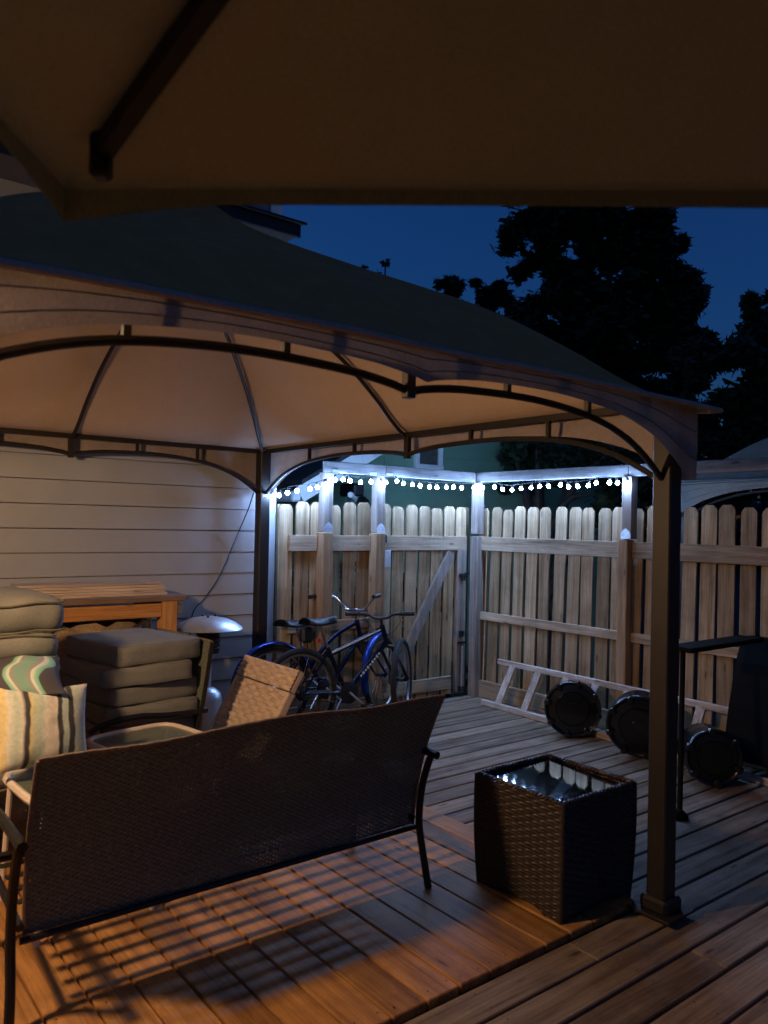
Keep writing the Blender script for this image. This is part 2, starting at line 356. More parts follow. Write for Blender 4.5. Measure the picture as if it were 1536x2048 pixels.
# ------------------------------------------------------------------ house with lap siding
house = empty('house', (0, YW, 0), 0, 'beige lap-sided house wall behind the cushions and workbench', 'house')
hb = MB(); hb.box((-1.5, 3.04, 2.75), (9.4, 6.0, 6.7)); hb.build('wall', SIDING, house)
SP = .1665; z = 1.742 - 11 * SP
prof = [(.0, 0), (-.018, 0), (-.011, SP - .006), (.0, SP - .006)]
rs = random.Random(12)
while z < 5.9:
    cuts = [-6.1, rs.uniform(-4, -.5), 3.155]
    for a, b_ in zip(cuts, cuts[1:]):
        sd = MB(); vs = [(x, y, zz) for x in (a + .002, b_ - .002) for y, zz in prof]; sd.add(vs, [(0, 1, 2, 3), (7, 6, 5, 4), (0, 4, 5, 1), (1, 5, 6, 2), (2, 6, 7, 3), (3, 7, 4, 0)])
        sd.build('siding_board', SIDING, house, (0, .001, z), (0, R(rs.uniform(-.02, .02)), 0))
    z += SP
cb = MB(); cb.box((3.215, -.013, 2.75), (.115, .03, 6.66), None, .003); cb.build('corner_board', TRIM, house)
cb = MB(); cb.box((3.217, .10, 2.75), (.03, .19, 6.64)); cb.build('corner_board', TRIM, house)
ev = MB(); ev.bar((-6, -.42, 3.90), (3.20, -.42, 3.90), .025, .10, ch=.004); ev.build('fascia', FRAME, house)
ev = MB(); ev.box((-1.42, -.205, 3.87), (9.2, .39, .018)); ev.build('soffit', SOFFIT, house)
ev = MB(); ev.add([(-6, -.47, 3.965), (3.23, -.47, 3.965), (3.23, -.03, 4.10), (-6, -.03, 4.10), (-6, -.47, 3.945), (3.23, -.47, 3.945), (3.23, -.03, 4.06), (-6, -.03, 4.06)], [(0, 1, 2, 3), (7, 6, 5, 4), (0, 4, 5, 1), (1, 5, 6, 2), (2, 6, 7, 3), (3, 7, 4, 0)]); ev.build('eave_roof', ROOF, house)
ds = MB(); ds.tube([(2.75, -.06, 3.86), (2.75, -.06, 3.2), (2.75, -.06, 2.4)], .035, 8); ds.build('downspout', BLACK, house, smooth=True)

# ------------------------------------------------------------------ fences, gate, light frame
def picket_mesh(h_, wd=.14, th=.017):
    hw = wd / 2; c_ = .028; out = [(-hw, 0), (hw, 0), (hw, h_ - c_ - .012), (hw - .007, h_ - c_ + .004), (hw - c_, h_), (-hw + c_, h_), (-hw + .007, h_ - c_ + .004), (-hw, h_ - c_ - .012)]
    k = len(out); vs = [(x, -th / 2, z) for x, z in out] + [(x, th / 2, z) for x, z in out]
    fs = [tuple(range(k)), tuple(range(2 * k - 1, k - 1, -1))] + [(i, i + k, (i + 1) % k + k, (i + 1) % k) for i in range(k)]
    q = MB(); q.add(vs, fs); return q.data('picket', FENCE)
PK = [picket_mesh(1.80, .132), picket_mesh(1.775, .134), picket_mesh(1.80, .128)]; PKS = [picket_mesh(1.80, .120), picket_mesh(1.785, .116), picket_mesh(1.80, .124)]
def rail(parent, a, b_, z0, z1, th, mat):
    q = MB(); q.bar((0, 0, 0), Vector(b_) - Vector(a), th, z1 - z0, ch=.003); mid = Vector(a); o = q.build('rail', mat, parent, (mid.x, mid.y, (z0 + z1) / 2)); return o
def lowpost(parent, x, y, h_=1.565, s=.089, mat=POST):
    q = MB(); q.box((0, 0, h_ / 2 - .1), (s, s, h_ + .2), None, .006); return q.build('post', mat, parent, (x, y, 0))
# side fence on the right, along Y
fr = empty('fence', (XF, 3.4, 0), 0, 'long picket fence with drum lids and ladder lying along it', 'fence')
fx = lambda o: (setattr(o, 'location', (o.location.x - XF, o.location.y - 3.4, o.location.z)), o)[1]
y = 5.44; k = 0
while y > .2:
    o = link('picket', PKS[(k * 2) % 3], fr, (.010, y - 3.4,   .035 + random.uniform(-.018, .014)), (R(random.uniform(-.5, .5)), 0, R(90) + R(random.uniform(-1, 1)))); o.rotation_euler = (R(1.0), R(random.uniform(-.6, .6)), R(90) + R(random.uniform(-2.5, 2.5))); y -= .1555; k += 1
for a, b_ in ((5.40, 3.815), (3.715, 1.2)):
    for z0, z1 in ((1.412, 1.548), (.742, .822), (.0, .165)):
        z0 += .004
        fx(rail(fr, (XF - .026, a, 0), (XF - .026, b_, 0), z0, z1, .036, FENCE_Y))
fx(lowpost(fr, XF - .055, 3.765)); fx(lowpost(fr, XF - .05, 5.445, 1.55, .1, UPRIGHT)); fx(lowpost(fr, XF - .055, 1.15))
q = MB(); q.box((0, 0, .92), (.13, .018, 1.82), None, .002); fx(q.build('stop_board', FENCE, fr, (5.395, YG + .045, .0)))
# short fence panel left of the gate
fl = empty('fence', (3.3, YG, 0), 0, 'short picket fence panel between the house corner and the gate', 'fence')
for k, x in enumerate((3.347, 3.508, 3.665, 3.828, 3.985, 4.135, 4.255)):
    link('picket', PK[(k + 1) % 3], fl, (x - 3.3, .009, .03 + random.uniform(-.01, .01)), (0, R(random.uniform(-.5, .5)), 0))
for a, b_ in ((3.36, 3.625), (3.745, 4.185)):
    for z0, z1 in ((1.412, 1.545), (.74, .825), (.02, .13)):
        o = rail(fl, (a, YG - .022, 0), (b_, YG - .022, 0), z0, z1, .036, FENCE_X); o.location.x -= 3.3; o.location.y -= YG
for x in (3.685, 4.24):
    o = lowpost(fl, x - 3.3, -.065, 1.57, .105)
q = MB(); q.box((0, 0, .9), (.03, .018, 1.79), None, .002); q.build('filler_board', FENCE, fl, (-.010, .031, 0))
# gate
gt = empty('gate', (4.33, YG - .005, .05), 0, 'wooden picket gate with diagonal brace and black latch', 'gate')
for k in range(7):
    link('picket', PK[k % 3], gt, (.05 + k * .157, .018, -.02 + random.uniform(-.006, .006)), (0, R(random.uniform(-.3, .3)), 0))
q = MB(); q.bar((.02, -.008, 1.43), (1.04, -.008, 1.43), .034, .135, ch=.003); q.build('rail', FENCE_X, gt)
q = MB(); q.bar((.02, -.008, .10), (.87, -.008, .10), .034, .12, ch=.003); q.build('rail', FENCE_X, gt)
q = MB(); q.bar((.982, -.010, 0), (.982, -.010, 1.36), .115, .036, up=(0, 1, 0), ch=.003); q.build('stile', UPRIGHT, gt)
q = MB(); q.bar((.055, -.009, .165), (.055, -.009, 1.36), .085, .034, up=(0, 1, 0), ch=.003); q.build('stile', FENCE, gt)
q = MB(); q.bar((.17, -.0095, .2), (.84, -.0095, 1.34), .10, .035, up=(0, 1, 0), ch=.003); q.build('brace', UPRIGHT, gt)
q = MB(); q.box((.99, -.04, 1.12), (.10, .025, .035), None, .004); q.box((.975, -.05, 1.10), (.035, .03, .06), None, .004); q.box((1.04, -.035, 1.135), (.05, .02, .02)); q.build('latch', BLACK, gt)
q = MB(); q.tube([(.98, -.05, .02), (.98, -.05, .44)], .011, 8); q.build('drop_bolt', GALV, gt, smooth=True)
for c_, d_ in (((.98, -.04, .56), (.05, .025, .05)), ((.975, -.045, .475), (.09, .03, .02)), ((.98, -.045, .03), (.06, .03, .05))):
    q = MB(); q.box(c_, d_, None, .003); q.build('bolt_bracket', BLACK, gt)
for z0 in (1.31, .3):
    q = MB(); q.box((.055, -.0285, z0 - .05 + .03), (.075, .004, .15), None, .001); q.build('hinge_plate', GALV, gt)
q = MB(); q.box((.016, -.035, 1.47), (.03, .03, .07), None, .004); q.build('hinge', BLACK, gt)
# posts and beams that carry the lights above the fence
lf = empty('light_frame', (4.3, 5.47, 1.56), 0, 'pale timber posts and beams raised above the fence for string lights', 'timber frame')
def L_(x, y, z): return (x - 4.3, y - 5.47, z - 1.56)
UPS = [(3.69, 5.478), (4.245, 5.478), (5.445, 5.445), (5.445, 3.735)]
for i, (x, y) in enumerate(UPS):
    q = MB(); q.box((0, 0, .25), (.088, .088, .50), None, .004); q.build('upright', UPRIGHT, lf, L_(x, y, 1.572), (R([0, 0, 0, -2.2][i]) * 0, 0, 0))
    if i == 2: continue
    q = MB(); pr = [(-.045, 0), (.045, 0), (.045, .04), (.03, .065), (.0, .085), (-.03, .065), (-.045, .04)]
    kk = len(pr); q.add([(a, -.0015, b_) for a, b_ in pr] + [(a, .0015, b_) for a, b_ in pr], [tuple(range(kk)), tuple(range(2 * kk - 1, kk - 1, -1))] + [(j, j + kk, (j + 1) % kk + kk, (j + 1) % kk) for j in range(kk)])
    for dx in (-.025, .0, .025): q.lathe([(.006, 0), (.006, .004), (.002, .006)], 8, Matrix.Rotation(R(90), 3, 'X'), (dx, -.0015, .035 + .02 * (dx == 0)))
    if i < 2: q.build('post_bracket', GALV, lf, L_(x, y - .0465, 1.572))
    else: q.build('post_bracket', GALV, lf, L_(x - .0465, y, 1.572), (0, 0, R(-90)))
q = MB(); q.box((4.245 - .2, 0, 0), (.0, 0, 0)) if False else None
for a, b_ in ((3.645, 4.29), (4.294, 5.40)):
    q = MB(); q.bar((0, 0, 0), (b_ - a, 0, 0), .04, .095, ch=.004); q.build('beam', BEAM, lf, L_(a, 5.455, 2.12))
for a, b_ in ((5.49, 3.74), (3.735, 2.2)):
    q = MB(); q.bar((0, 0, 0), (0, b_ - a, 0), .04, .095, ch=.004); q.build('beam', BEAM_Y, lf, L_(5.445, a, 2.121))
for x in (4.15, 4.33, 3.75):
    q = MB(); q.box((0, 0, 0), (.07, .004, .03)); q.build('joint_plate', GALV, lf, L_(x, 5.432, 2.083))

# string lights
ST1 = [(558, 991), (575, 986), (594, 982), (620, 978), (635, 975), (648, 970), (653, 968), (670, 960), (686, 959), (700, 962), (721, 965), (742, 964), (760, 967), (772, 965), (794, 962.5), (807, 967), (825, 969.5), (840, 972), (859, 974), (874, 975), (893, 974.7), (907, 974.4), (923.5, 976)]
ST2 = [(948, 975), (965.4, 976), (989, 974), (1005.6, 979), (1024, 980), (1042, 977.5), (1062, 975.5), (1079, 973), (1097.5, 972.6), (1121, 970), (1137, 974), (1155.5, 973), (1176.6, 971), (1192, 966), (1219, 965), (1235, 966), (1255, 966)]
sl = empty('string_lights', (4.4, 5.38, 2.0), 0, 'string of glowing white globe bulbs hung under the fence-top beams', 'string lights')
o0 = Vector((4.4, 5.38, 2.0)); bp_ = []
for i, (u, v) in enumerate(ST1):
    yy = 5.30 + (.105 if i not in (4, 5, 6, 11, 12) else .06) * min(1, i / 4); bp_.append(P(u, v, 1, yy))
for u, v in ST2: bp_.append(P(u, v, 0, 5.405 if 3 < u - 950 < 280 else 5.35))
bulb = MB()
pr = [(.002, -.0165), (.009, -.014), (.0145, -.006), (.0162, 0), (.0145, .006), (.010, .013), (.006, .018)]
bulb.lathe(pr, 12); bm_ = bulb.data('bulb', LED, True); LED2 = emit('led_glow_dim', (.32, .53, 1), 135); LED3 = emit('led_glow_bright', (.28, .49, 1), 245)
bms = [bm_]
for m_ in (LED2, LED3):
    c_ = bm_.copy(); c_.materials[0] = m_; bms.append(c_)
sk = MB(); sk.lathe([(.009, .017), (.010, .02), (.010, .040), (.006, .044)], 10); skm = sk.data('socket', CORD, True)
for q_ in bp_:
    o = link('bulb', random.choice(bms), sl, q_ - o0, (R(random.uniform(-14, 14)), R(random.uniform(-14, 14)), 0)); link('socket', skm, o)
cab = [P(541, 985, 1, 5.32) - o0] + [q_ - o0 + Vector((0, 0, .045)) for q_ in bp_] + [P(1262, 964, 0, 5.39) - o0]
cab = smoothp(cab, 3); q = MB(); q.tube(cab, .0032, 5); q.build('cable', CORD, sl)
ex = empty('extension_cord', (3.0, 5.5, 1.9), 0, 'thin black cord hanging down the siding from the gazebo post', 'cord')
cc = [P(u, v, 1, yy) - Vector((3.0, 5.5, 1.9)) for u, v, yy in ((507, 985, 5.41), (496, 1020, 5.5), (470, 1080, 5.57), (440, 1150, 5.575), (410, 1195, 5.575), (385, 1228, 5.57), (378, 1300, 5.565), (380, 1420, 5.56))]
q = MB(); q.tube(smoothp(cc, 6), .004, 6); q.build('cable', CORD, ex)
q = MB(); q.box((0, 0, 0), (.05, .022, .03), None, .005); q.build('plug', FOIL, ex, P(528, 992, 0, 3.02) - Vector((3.0, 5.5, 1.9)))

# ------------------------------------------------------------------ gazebo
ZP0 = [(-.12, 2.195), (0, 2.222), (.08, 2.305), (.16, 2.42), (.3, 2.59), (.47, 2.745), (.62, 2.865), (.76, 2.985), (.86, 3.085), (.93, 3.19), (1, 3.29)]
ZP = [(q.x, q.y) for q in smoothp([(a, b_, 0) for a, b_ in ZP0], 6)]
def zroof(t):
    for (a, za), (b_, zb) in zip(ZP, ZP[1:]):
        if t <= b_: return za + (zb - za) * (t - a) / (b_ - a)
    return ZP[-1][1]
ARCH = [(q.x, q.y) for q in smoothp([(0, 1.87, 0), (.08, 1.95, 0), (.18, 2.022, 0), (.34, 2.084, 0), (.57, 2.114, 0), (.82, 2.108, 0), (.95, 2.088, 0), (1, 2.072, 0)], 8)]
def zarch(s):
    for (a, za), (b_, zb) in zip(ARCH, ARCH[1:]):
        if s <= b_: return za + (zb - za) * (s - a) / (b_ - a)
    return ARCH[-1][1]
def make_gazebo(name, x0, x1, y0, y1, zo, label, canopy, val, ov=.10):
    g = empty(name, ((x0 + x1) / 2, (y0 + y1) / 2, zo), 0, label, 'gazebo')
    hx, hy = (x1 - x0) / 2, (y1 - y0) / 2; base = -zo
    for sx in (-1, 1):
        for sy in (-1, 1):
            q = MB(); q.box((0, 0, (2.2 + base) / 2), (.088, .088, 2.2 - base), None, .006); po = q.build('post', FRAME, g, (sx * hx, sy * hy, 0))
            q = MB(); q.box((0, 0, base + .029), (.20, .20, .012), None, .002); q.box((0, 0, base + .06), (.13, .13, .06), None, .012); q.build('base_plate', FRAME, po)
    sides = [((-hx, -hy), (hx, -hy)), ((hx, -hy), (hx, hy)), ((hx, hy), (-hx, hy)), ((-hx, hy), (-hx, -hy))]
    for a, b_ in sides:
        a, b_ = Vector((*a, 0)), Vector((*b_, 0)); mid = (a + b_) / 2; d_ = (b_ - a).normalized(); out = Vector((d_.y, -d_.x, 0))
        q = MB(); q.bar(a + Vector((0, 0, 2.195)) + d_ * .045, b_ + Vector((0, 0, 2.195)) - d_ * .045, .024, .03); q.build('top_rail', FRAME, g)
        for e in (a, b_):
            L = (mid - e).length; dd = (mid - e).normalized()
            pts = [e + dd * (.045 + s * (L - .045)) + Vector((0, 0, zarch(s))) for s in [i / 24 for i in range(25)]]
            q = MB(); q.tube(pts, .0135, 8); q.build('arch', FRAME, g, smooth=True)
            for s in (.36, .68):
                pt = e + dd * (.045 + s * (L - .045)); q = MB(); q.bar(pt + Vector((0, 0, zarch(s))), pt + Vector((0, 0, 2.18)), .02, .02, up=(1, 0, 0)); q.build('strut', FRAME, g)
        q = MB(); q.box(mid + Vector((0, 0, 2.125)), (.035, .035, .15), None, .003); q.build('strut', FRAME, g)
        # valance: hangs outside the truss, hem follows the arches
        wid = (b_ - a).length; L2 = wid + 2 * .085
        def vf(u, v):
            x = -L2 / 2 + u * L2; s = max(0, 1 - abs(x) / (wid / 2)); zb = zarch(min(1, s)) + .018 - (.02 if abs(x) > wid / 2 else 0)
            zt = 2.205; rip = .003 * math.sin(x * 3.2 + v * 2) + .002 * math.sin(x * 7.3)
            pt = mid + d_ * x + out * (.085 + rip * v + .006 * math.sin(v * math.pi)); return (pt.x, pt.y, zt + (zb - zt) * v)
        q = MB(); q.grid(vf, 96, 8); vo = q.build('valance', val, g, smooth=True, fixn=False)
        for vv in (.38, .72):
            q = MB(); q.tube([Vector(vf(i / 60, vv)) + out * .002 for i in range(61)], .0022, 4); q.build('seam', val, vo)
    for i in range(8):
        a = [(1, 1), (0, 1), (-1, 1), (-1, 0), (-1, -1), (0, -1), (1, -1), (1, 0)][i]
        pts = [Vector((a[0] * hx * (1 - t), a[1] * hy * (1 - t), zroof(t) - .048)) for t in [j / 20 for j in range(20)]]
        q = MB(); q.tube(pts, .0125, 8); q.build('rib', FRAME, g, smooth=True)
    q = MB(); q.lathe([(.02, 3.07), (.09, 3.08), (.09, 3.13), (.02, 3.14)], 16); q.build('hub', FRAME, g, smooth=True)
    def roof(t, k, N):                 # ring position k on scaled rectangle
        ang = k / N * 8; seg = int(ang) % 8; fr_ = ang - int(ang)
        cn = [(1, 1), (0, 1), (-1, 1), (-1, 0), (-1, -1), (0, -1), (1, -1), (1, 0)]
        a, b_ = cn[seg], cn[(seg + 1) % 8]; px = a[0] + (b_[0] - a[0]) * fr_; py = a[1] + (b_[1] - a[1]) * fr_
        X, Y = px * ((hx + ov) - t * (hx + ov)), py * ((hy + ov) - t * (hy + ov))
        cf = max(0, abs(px) + abs(py) - 1.55) / .45 * max(0, 1 - t * 14); X += math.copysign(.055 * cf, px); Y += math.copysign(.055 * cf, py)
        sag = .028 * math.sin(math.pi * fr_) ** 2 * math.sin(math.pi * min(1, t)) 
        tt = (t * (hx + ov) - ov) / hx
        wr = .006 * noise.noise(Vector((X * 2.3, Y * 2.3, 3)))
        return (X, Y, zroof(max(-.12, min(1, tt))) + .004 - sag + wr - .03 * cf)
    N = 96; T = [0, .03, .06] + [.06 + .94 * (j / 26) for j in range(1, 26)] + [.985]
    q = MB(); vs = [roof(t, k, N) for t in T for k in range(N)]; fs = [(i * N + k, i * N + (k + 1) % N, (i + 1) * N + (k + 1) % N, (i + 1) * N + k) for i in range(len(T) - 1) for k in range(N)]
    fs.append(tuple((len(T) - 1) * N + k for k in range(N))); q.add(vs, fs); co = q.build('canopy', CANOPY_TOP if canopy is CANOPY else canopy, g, smooth=True)
    q = MB(); q.add([(x, y_, z_ - .007) for x, y_, z_ in vs], fs); q.build('lining', canopy, co, smooth=True)
    lip = MB(); lip.tube([Vector(roof(0, k, N)) + Vector((0, 0, -.012)) for k in range(N)], .011, 6, closed=True); lip.build('eave_hem', canopy, co, smooth=True)
    return g
GX0, GX1, GY0, GY1 = .13, 3.055, 1.91, 5.42
gz = make_gazebo('gazebo', GX0, GX1, GY0, GY1, 0, 'taupe-roofed gazebo with dark metal frame standing over the cushions and bench', CANOPY, VALANCE)
gz2 = make_gazebo('gazebo', 6.7, 9.6, .6, 4.02, -.10, 'second gazebo with pale roof beyond the picket fence at right', CANOPY2, CANOPY2)
for o in list(gz2.children):           # its posts stand on the lawn behind the fence
    if o.name.startswith('post'): o.scale.z = (2.2 + .52) / 2.2; o.location.z = -.52
# ------------------------------------------------------------------ patio umbrella overhead
uc = P(130, 405, 2, 2.2); e1 = Vector((.775, -.632, 0)).normalized(); e2 = Vector((-.632, -.775, 0)).normalized(); S = 1.35
ucen = uc + (e1 + e2) * S; HUB = 2.78
um = empty('patio_umbrella', (ucen.x, ucen.y, .02), 0, 'beige square patio umbrella seen from below across the top of the photo', 'umbrella')
def U_(a, b_, z): return Vector((0, 0, z - .02)) + (e1 * a + e2 * b_)
cors = [(-S, -S), (S, -S), (S, S), (-S, S)]
for i in range(4):
    a, b_ = cors[i], cors[(i + 1) % 4]
    def pf(u, v):
        t = v; x = (a[0] + (b_[0] - a[0]) * u) * (1 - t); y_ = (a[1] + (b_[1] - a[1]) * u) * (1 - t)
        sag = -.018 * math.sin(math.pi * u) ** 2 * (1 - t) * math.sin(math.pi * min(1, t * 1.4)) ; cs = .02 * math.sin(math.pi * u) * (1 - t) ** 3
        pt = U_(x * (1 - cs), y_ * (1 - cs), 2.224 + (HUB - 2.224) * t ** .95 + sag); return tuple(pt)
    q = MB(); q.grid(pf, 30, 20); pan = q.build('canopy_panel', UMB, um, smooth=True, fixn=False)
    hem = []
    for u in [j / 30 for j in range(31)]:
        hem.append(Vector(pf(u, 0)))
    q = MB()
    vs = [h_ for h_ in hem] + [h_ + Vector((0, 0, -.028 - .03 * max(0, 1 - min(j, 30 - j) / 2.6))) for j, h_ in enumerate(hem)]; q.add(vs, [(j, j + 1, j + 32, j + 31) for j in range(30)]); q.build('hem', UMB, pan, smooth=True, fixn=False)
for a, b_ in cors + [(0, -S), (S, 0), (0, S), (-S, 0)]:
    k = .925 if a and b_ else .97
    pts = [U_(a * (1 - t), b_ * (1 - t), 2.224 + (HUB - 2.224) * t ** .95 - .030) for t in [1 - k + k * j / 12 for j in range(13)]]
    q = MB()
    for c_, d_ in zip(pts, pts[1:]): q.bar(c_, d_ + (d_ - c_) * .01, .026, .032)
    rb = q.build('rib', BLACK, um)
    q = MB(); q.box((0, 0, 0), (.032, .032, .075), None, .006); q.build('rib_tip', BLACK, rb, pts[0] + Vector((0, 0, -.006)), (0, 0, math.atan2(e1.y, e1.x)))
q = MB(); q.tube([(0, 0, .06), (0, 0, 2.80)], .022, 14); q.build('pole', BLACK, um, smooth=True)
q = MB(); q.lathe([(.25, -.019), (.25, .02), (.22, .05), (.05, .07), (.03, .30), (.024, .30)], 28); q.build('base', BLACK, um, smooth=True)
q = MB(); q.lathe([(.03, 2.62), (.055, 2.64), (.055, 2.72), (.03, 2.75)], 16); q.build('hub', BLACK, um, smooth=True)

# standing patio lamp west of the gazebo (left of the frame): the warm light
LP = Vector((-.16, 2.84, 2.07))
ln = empty('patio_lamp', (LP.x, LP.y, .022), 0, 'warm standing patio lamp beyond the left edge of the photo', 'lamp')
q = MB(); q.lathe([(.004, -.075), (.045, -.06), (.068, -.02), (.07, .01), (.058, .045), (.03, .065)], 20, None, (0, 0, LP.z - .022)); q.build('globe', WARM, ln, smooth=True)
q = MB(); q.lathe([(.128, .050), (.13, .054), (.06, .10), (.012, .12), (.010, .114), (.056, .094), (.124, .05)], 24, None, (0, 0, LP.z - .022)); q.build('cap', BLACK, ln, smooth=True)
q = MB(); q.lathe([(.16, 0), (.16, .02), (.05, .05), (.02, .09), (.018, LP.z - .11), (.03, LP.z - .095)], 24); q.build('pole', BLACK, ln, smooth=True)

# ------------------------------------------------------------------ sling bench in front
bn = empty('bench', (1.53, 2.72, .022), 0, 'dark brown woven sling bench seen from behind at the left front', 'bench')
BW = 1.66
def bx(x): return x - 0
def backf(u, v, off=0):                # v 0 bottom .. 1 top
    x = (u - .5) * BW * (1 + .022 * v)
    zt = .888 + .005 * math.cos((u - .5) * 4 * math.pi) * (1 if .0 < u < 1 else 1) - .018 * abs(u - .5) * 2 + .0015 * math.sin(u * 23)
    z_ = .262 + (zt - .262) * v
    y_ = .02 - .05 * v - .125 * v * v + .03 * math.sin(math.pi * v) * .3 - .012 * math.sin(math.pi * u) + off
    return Vector((x, y_, z_))
q = MB(); q.grid(lambda u, v: backf(u, v), 80, 36); bk = q.build('back_sling', SLING, bn, smooth=True, fixn=False)
setuv(bk, lambda c: (c.x + 2, c.z))
q = MB(); q.tube([backf(i / 80, 1) + Vector((0, 0, .0008 * math.sin(i * 1.9))) for i in range(81)], .008, 7); q.build('top_edge', SLING_EDGE, bk, smooth=True)
for u in (0, 1):
    q = MB(); q.tube([backf(u, i / 24) for i in range(25)], .008, 7); q.build('side_edge', SLING_EDGE, bk, smooth=True)
    sx = -1 if u == 0 else 1; xo = sx * (BW / 2 + (.012 if sx > 0 else .05))
    q = MB(); q.tube(smoothp([(xo + sx * .012, -.07, 0.0), (xo + sx * .004, -.045, .12), (xo, -.012, .28), (xo, -.03, .45), (xo, -.085, .60)], 6), .0165, 8); q.build('leg', GUN, bn, smooth=True)
    q = MB(); q.tube(smoothp([(xo, .50, 0), (xo, .49, .2), (xo, .47, .42), (xo, .46, .585)], 5), .0165, 8); q.build('leg', GUN, bn, smooth=True)
    q = MB(); q.tube(smoothp([(xo, -.125, .605), (xo, .1, .612), (xo, .35, .605), (xo, .50, .585)], 6), .018, 8); q.build('armrest', GUN, bn, smooth=True)
    q = MB(); q.tube([(xo - sx * .03, -.005, .30), (xo - sx * .03, .47, .36)], .014, 8); q.build('seat_rail', GUN, bn, smooth=True)
for k in range(6):                     # flat seat straps, light falls between them
    yy = .045 + k * .083; q = MB(); q.box((0, yy, .31 + yy * .125), (BW + .0, .034, .006), None, .002); q.build('seat_slat', GUN, bn)
for yy, zz in ((.0, .255), (.47, .345)):
    q = MB(); q.tube([(-BW / 2 - .02, yy, zz), (BW / 2 + .02, yy, zz)], .012, 8); q.build('crossbar', GUN, bn, smooth=True)

# ------------------------------------------------------------------ wicker side table with dark glass top
wt = empty('wicker_table', (2.85, 2.325, 0.002), 0, 'dark brown wicker cube side table with black glass top beside the gazebo post', 'side table')
TS = .255; TH = .515
def inset(z):
    k = z / TH; return 0.014 * (1 - k) ** 2 - .003 * math.sin(math.pi * k)
def weave_side(rot):
    rows, cols = 34, 13; q = MB(); nu, nv = cols * 4, rows * 3
    def f(u, v):
        z_ = .008 + v * (TH - .018); hw = TS - inset(z_); x = (u * 2 - 1) * hw
        r_ = v * rows; c_ = u * cols; ph = (int(r_) % 2) * math.pi
        strand = abs(math.sin(math.pi * r_)) * .006; over = .0042 * math.sin(math.pi * c_ * 1 + ph) * abs(math.sin(math.pi * r_)) 
        edge = min(1, (1 - abs(u * 2 - 1)) * 14); y_ = -(TS - inset(z_)) + (.006 - strand - over) * edge + .004 * (1 - edge)
        skirt = 0
        lowz = .045 * max(0, 1 - ((u - .5) / .36) ** 4) if abs(u - .5) < .36 else 0
        z_ = max(z_, lowz + .002) if lowz else z_
        return Matrix.Rotation(rot, 3, 'Z') @ Vector((x, y_, z_))
    q.grid(f, nu, nv); return q
for k in range(4):
    s_ = weave_side(k * math.pi / 2).build('woven_side', WICKER, wt, smooth=True, fixn=False)
q = MB()
N = 220; ring = []
for st in range(2):
    pts = []
    for i in range(N):
        t = i / N * 4; seg = int(t) % 4; f_ = t - int(t); cn = [(-1, -1), (1, -1), (1, 1), (-1, 1)]
        a, b_ = cn[seg], cn[(seg + 1) % 4]; x = a[0] + (b_[0] - a[0]) * f_; y_ = a[1] + (b_[1] - a[1]) * f_; tw = i / N * 2 * math.pi * 46 + st * math.pi
        pts.append((x * (TS - .012 + .006 * math.cos(tw)), y_ * (TS - .012 + .006 * math.cos(tw)), TH - .004 + .006 * math.sin(tw)))
    q.tube(pts, .008, 5, closed=True)
q.build('rim_braid', WICKER, wt, smooth=True)
q = MB(); q.box((0, 0, 0), (2 * TS - .05, 2 * TS - .05, .008)); q.build('glass_top', DGLASS, wt, (0, 0, TH - .026), (R(1.7), R(-1.4), 0))
for sx in (-1, 1):
    for sy in (-1, 1):
        q = MB(); q.tube([(sx * (TS - inset(z_) - .006), sy * (TS - inset(z_) - .006), z_) for z_ in [TH * j / 14 for j in range(15)]], .010, 7); q.build('leg', WICKER, wt, smooth=True)

# ------------------------------------------------------------------ cushions and pillows
def rounded(w_, d_, h_, r, crown, nn=18, wr=.004, seed=0):
    hx, hy, hz = w_ / 2, d_ / 2, h_ / 2; q = MB(); idx = {}
    vs = []; fs = []
    def vert(i, j, k):
        key = (i, j, k)
        if key not in idx:
            p_ = Vector((hx * (2 * i / nn - 1), hy * (2 * j / nn - 1), hz * (2 * k / 6 - 1)))
            qn = Vector((max(-hx + r, min(hx - r, p_.x)), max(-hy + r, min(hy - r, p_.y)), max(-hz + r, min(hz - r, p_.z)))); dd = p_ - qn
            if dd.length > 1e-6: p_ = qn + dd.normalized() * r
            ax, ay = p_.x / hx, p_.y / hy
            p_.z += crown * (1 - ax ** 4) * (1 - ay ** 4) * (p_.z / hz)
            p_.x += .008 * (1 - abs(ay) ** 3) * ax ** 3 - .01 * abs(ay) ** 6 * ax; p_.y += .008 * (1 - abs(ax) ** 3) * ay ** 3 - .01 * abs(ax) ** 6 * ay
            nz = noise.noise_vector(Vector((p_.x * 9 + seed * 7.3, p_.y * 9, p_.z * 9 + seed))); p_ += nz * wr
            idx[key] = len(vs); vs.append(tuple(p_))
        return idx[key]
    def face(fn, a, b_):
        for i in range(a):
            for j in range(b_): fs.append((fn(i, j), fn(i + 1, j), fn(i + 1, j + 1), fn(i, j + 1)))
    face(lambda i, j: vert(i, j, 0), nn, nn); face(lambda i, j: vert(i, j, 6), nn, nn)
    face(lambda i, j: vert(0, i, j), nn, 6); face(lambda i, j: vert(nn, i, j), nn, 6); face(lambda i, j: vert(i, 0, j), nn, 6); face(lambda i, j: vert(i, nn, j), nn, 6)
    q.add(vs, fs); return q
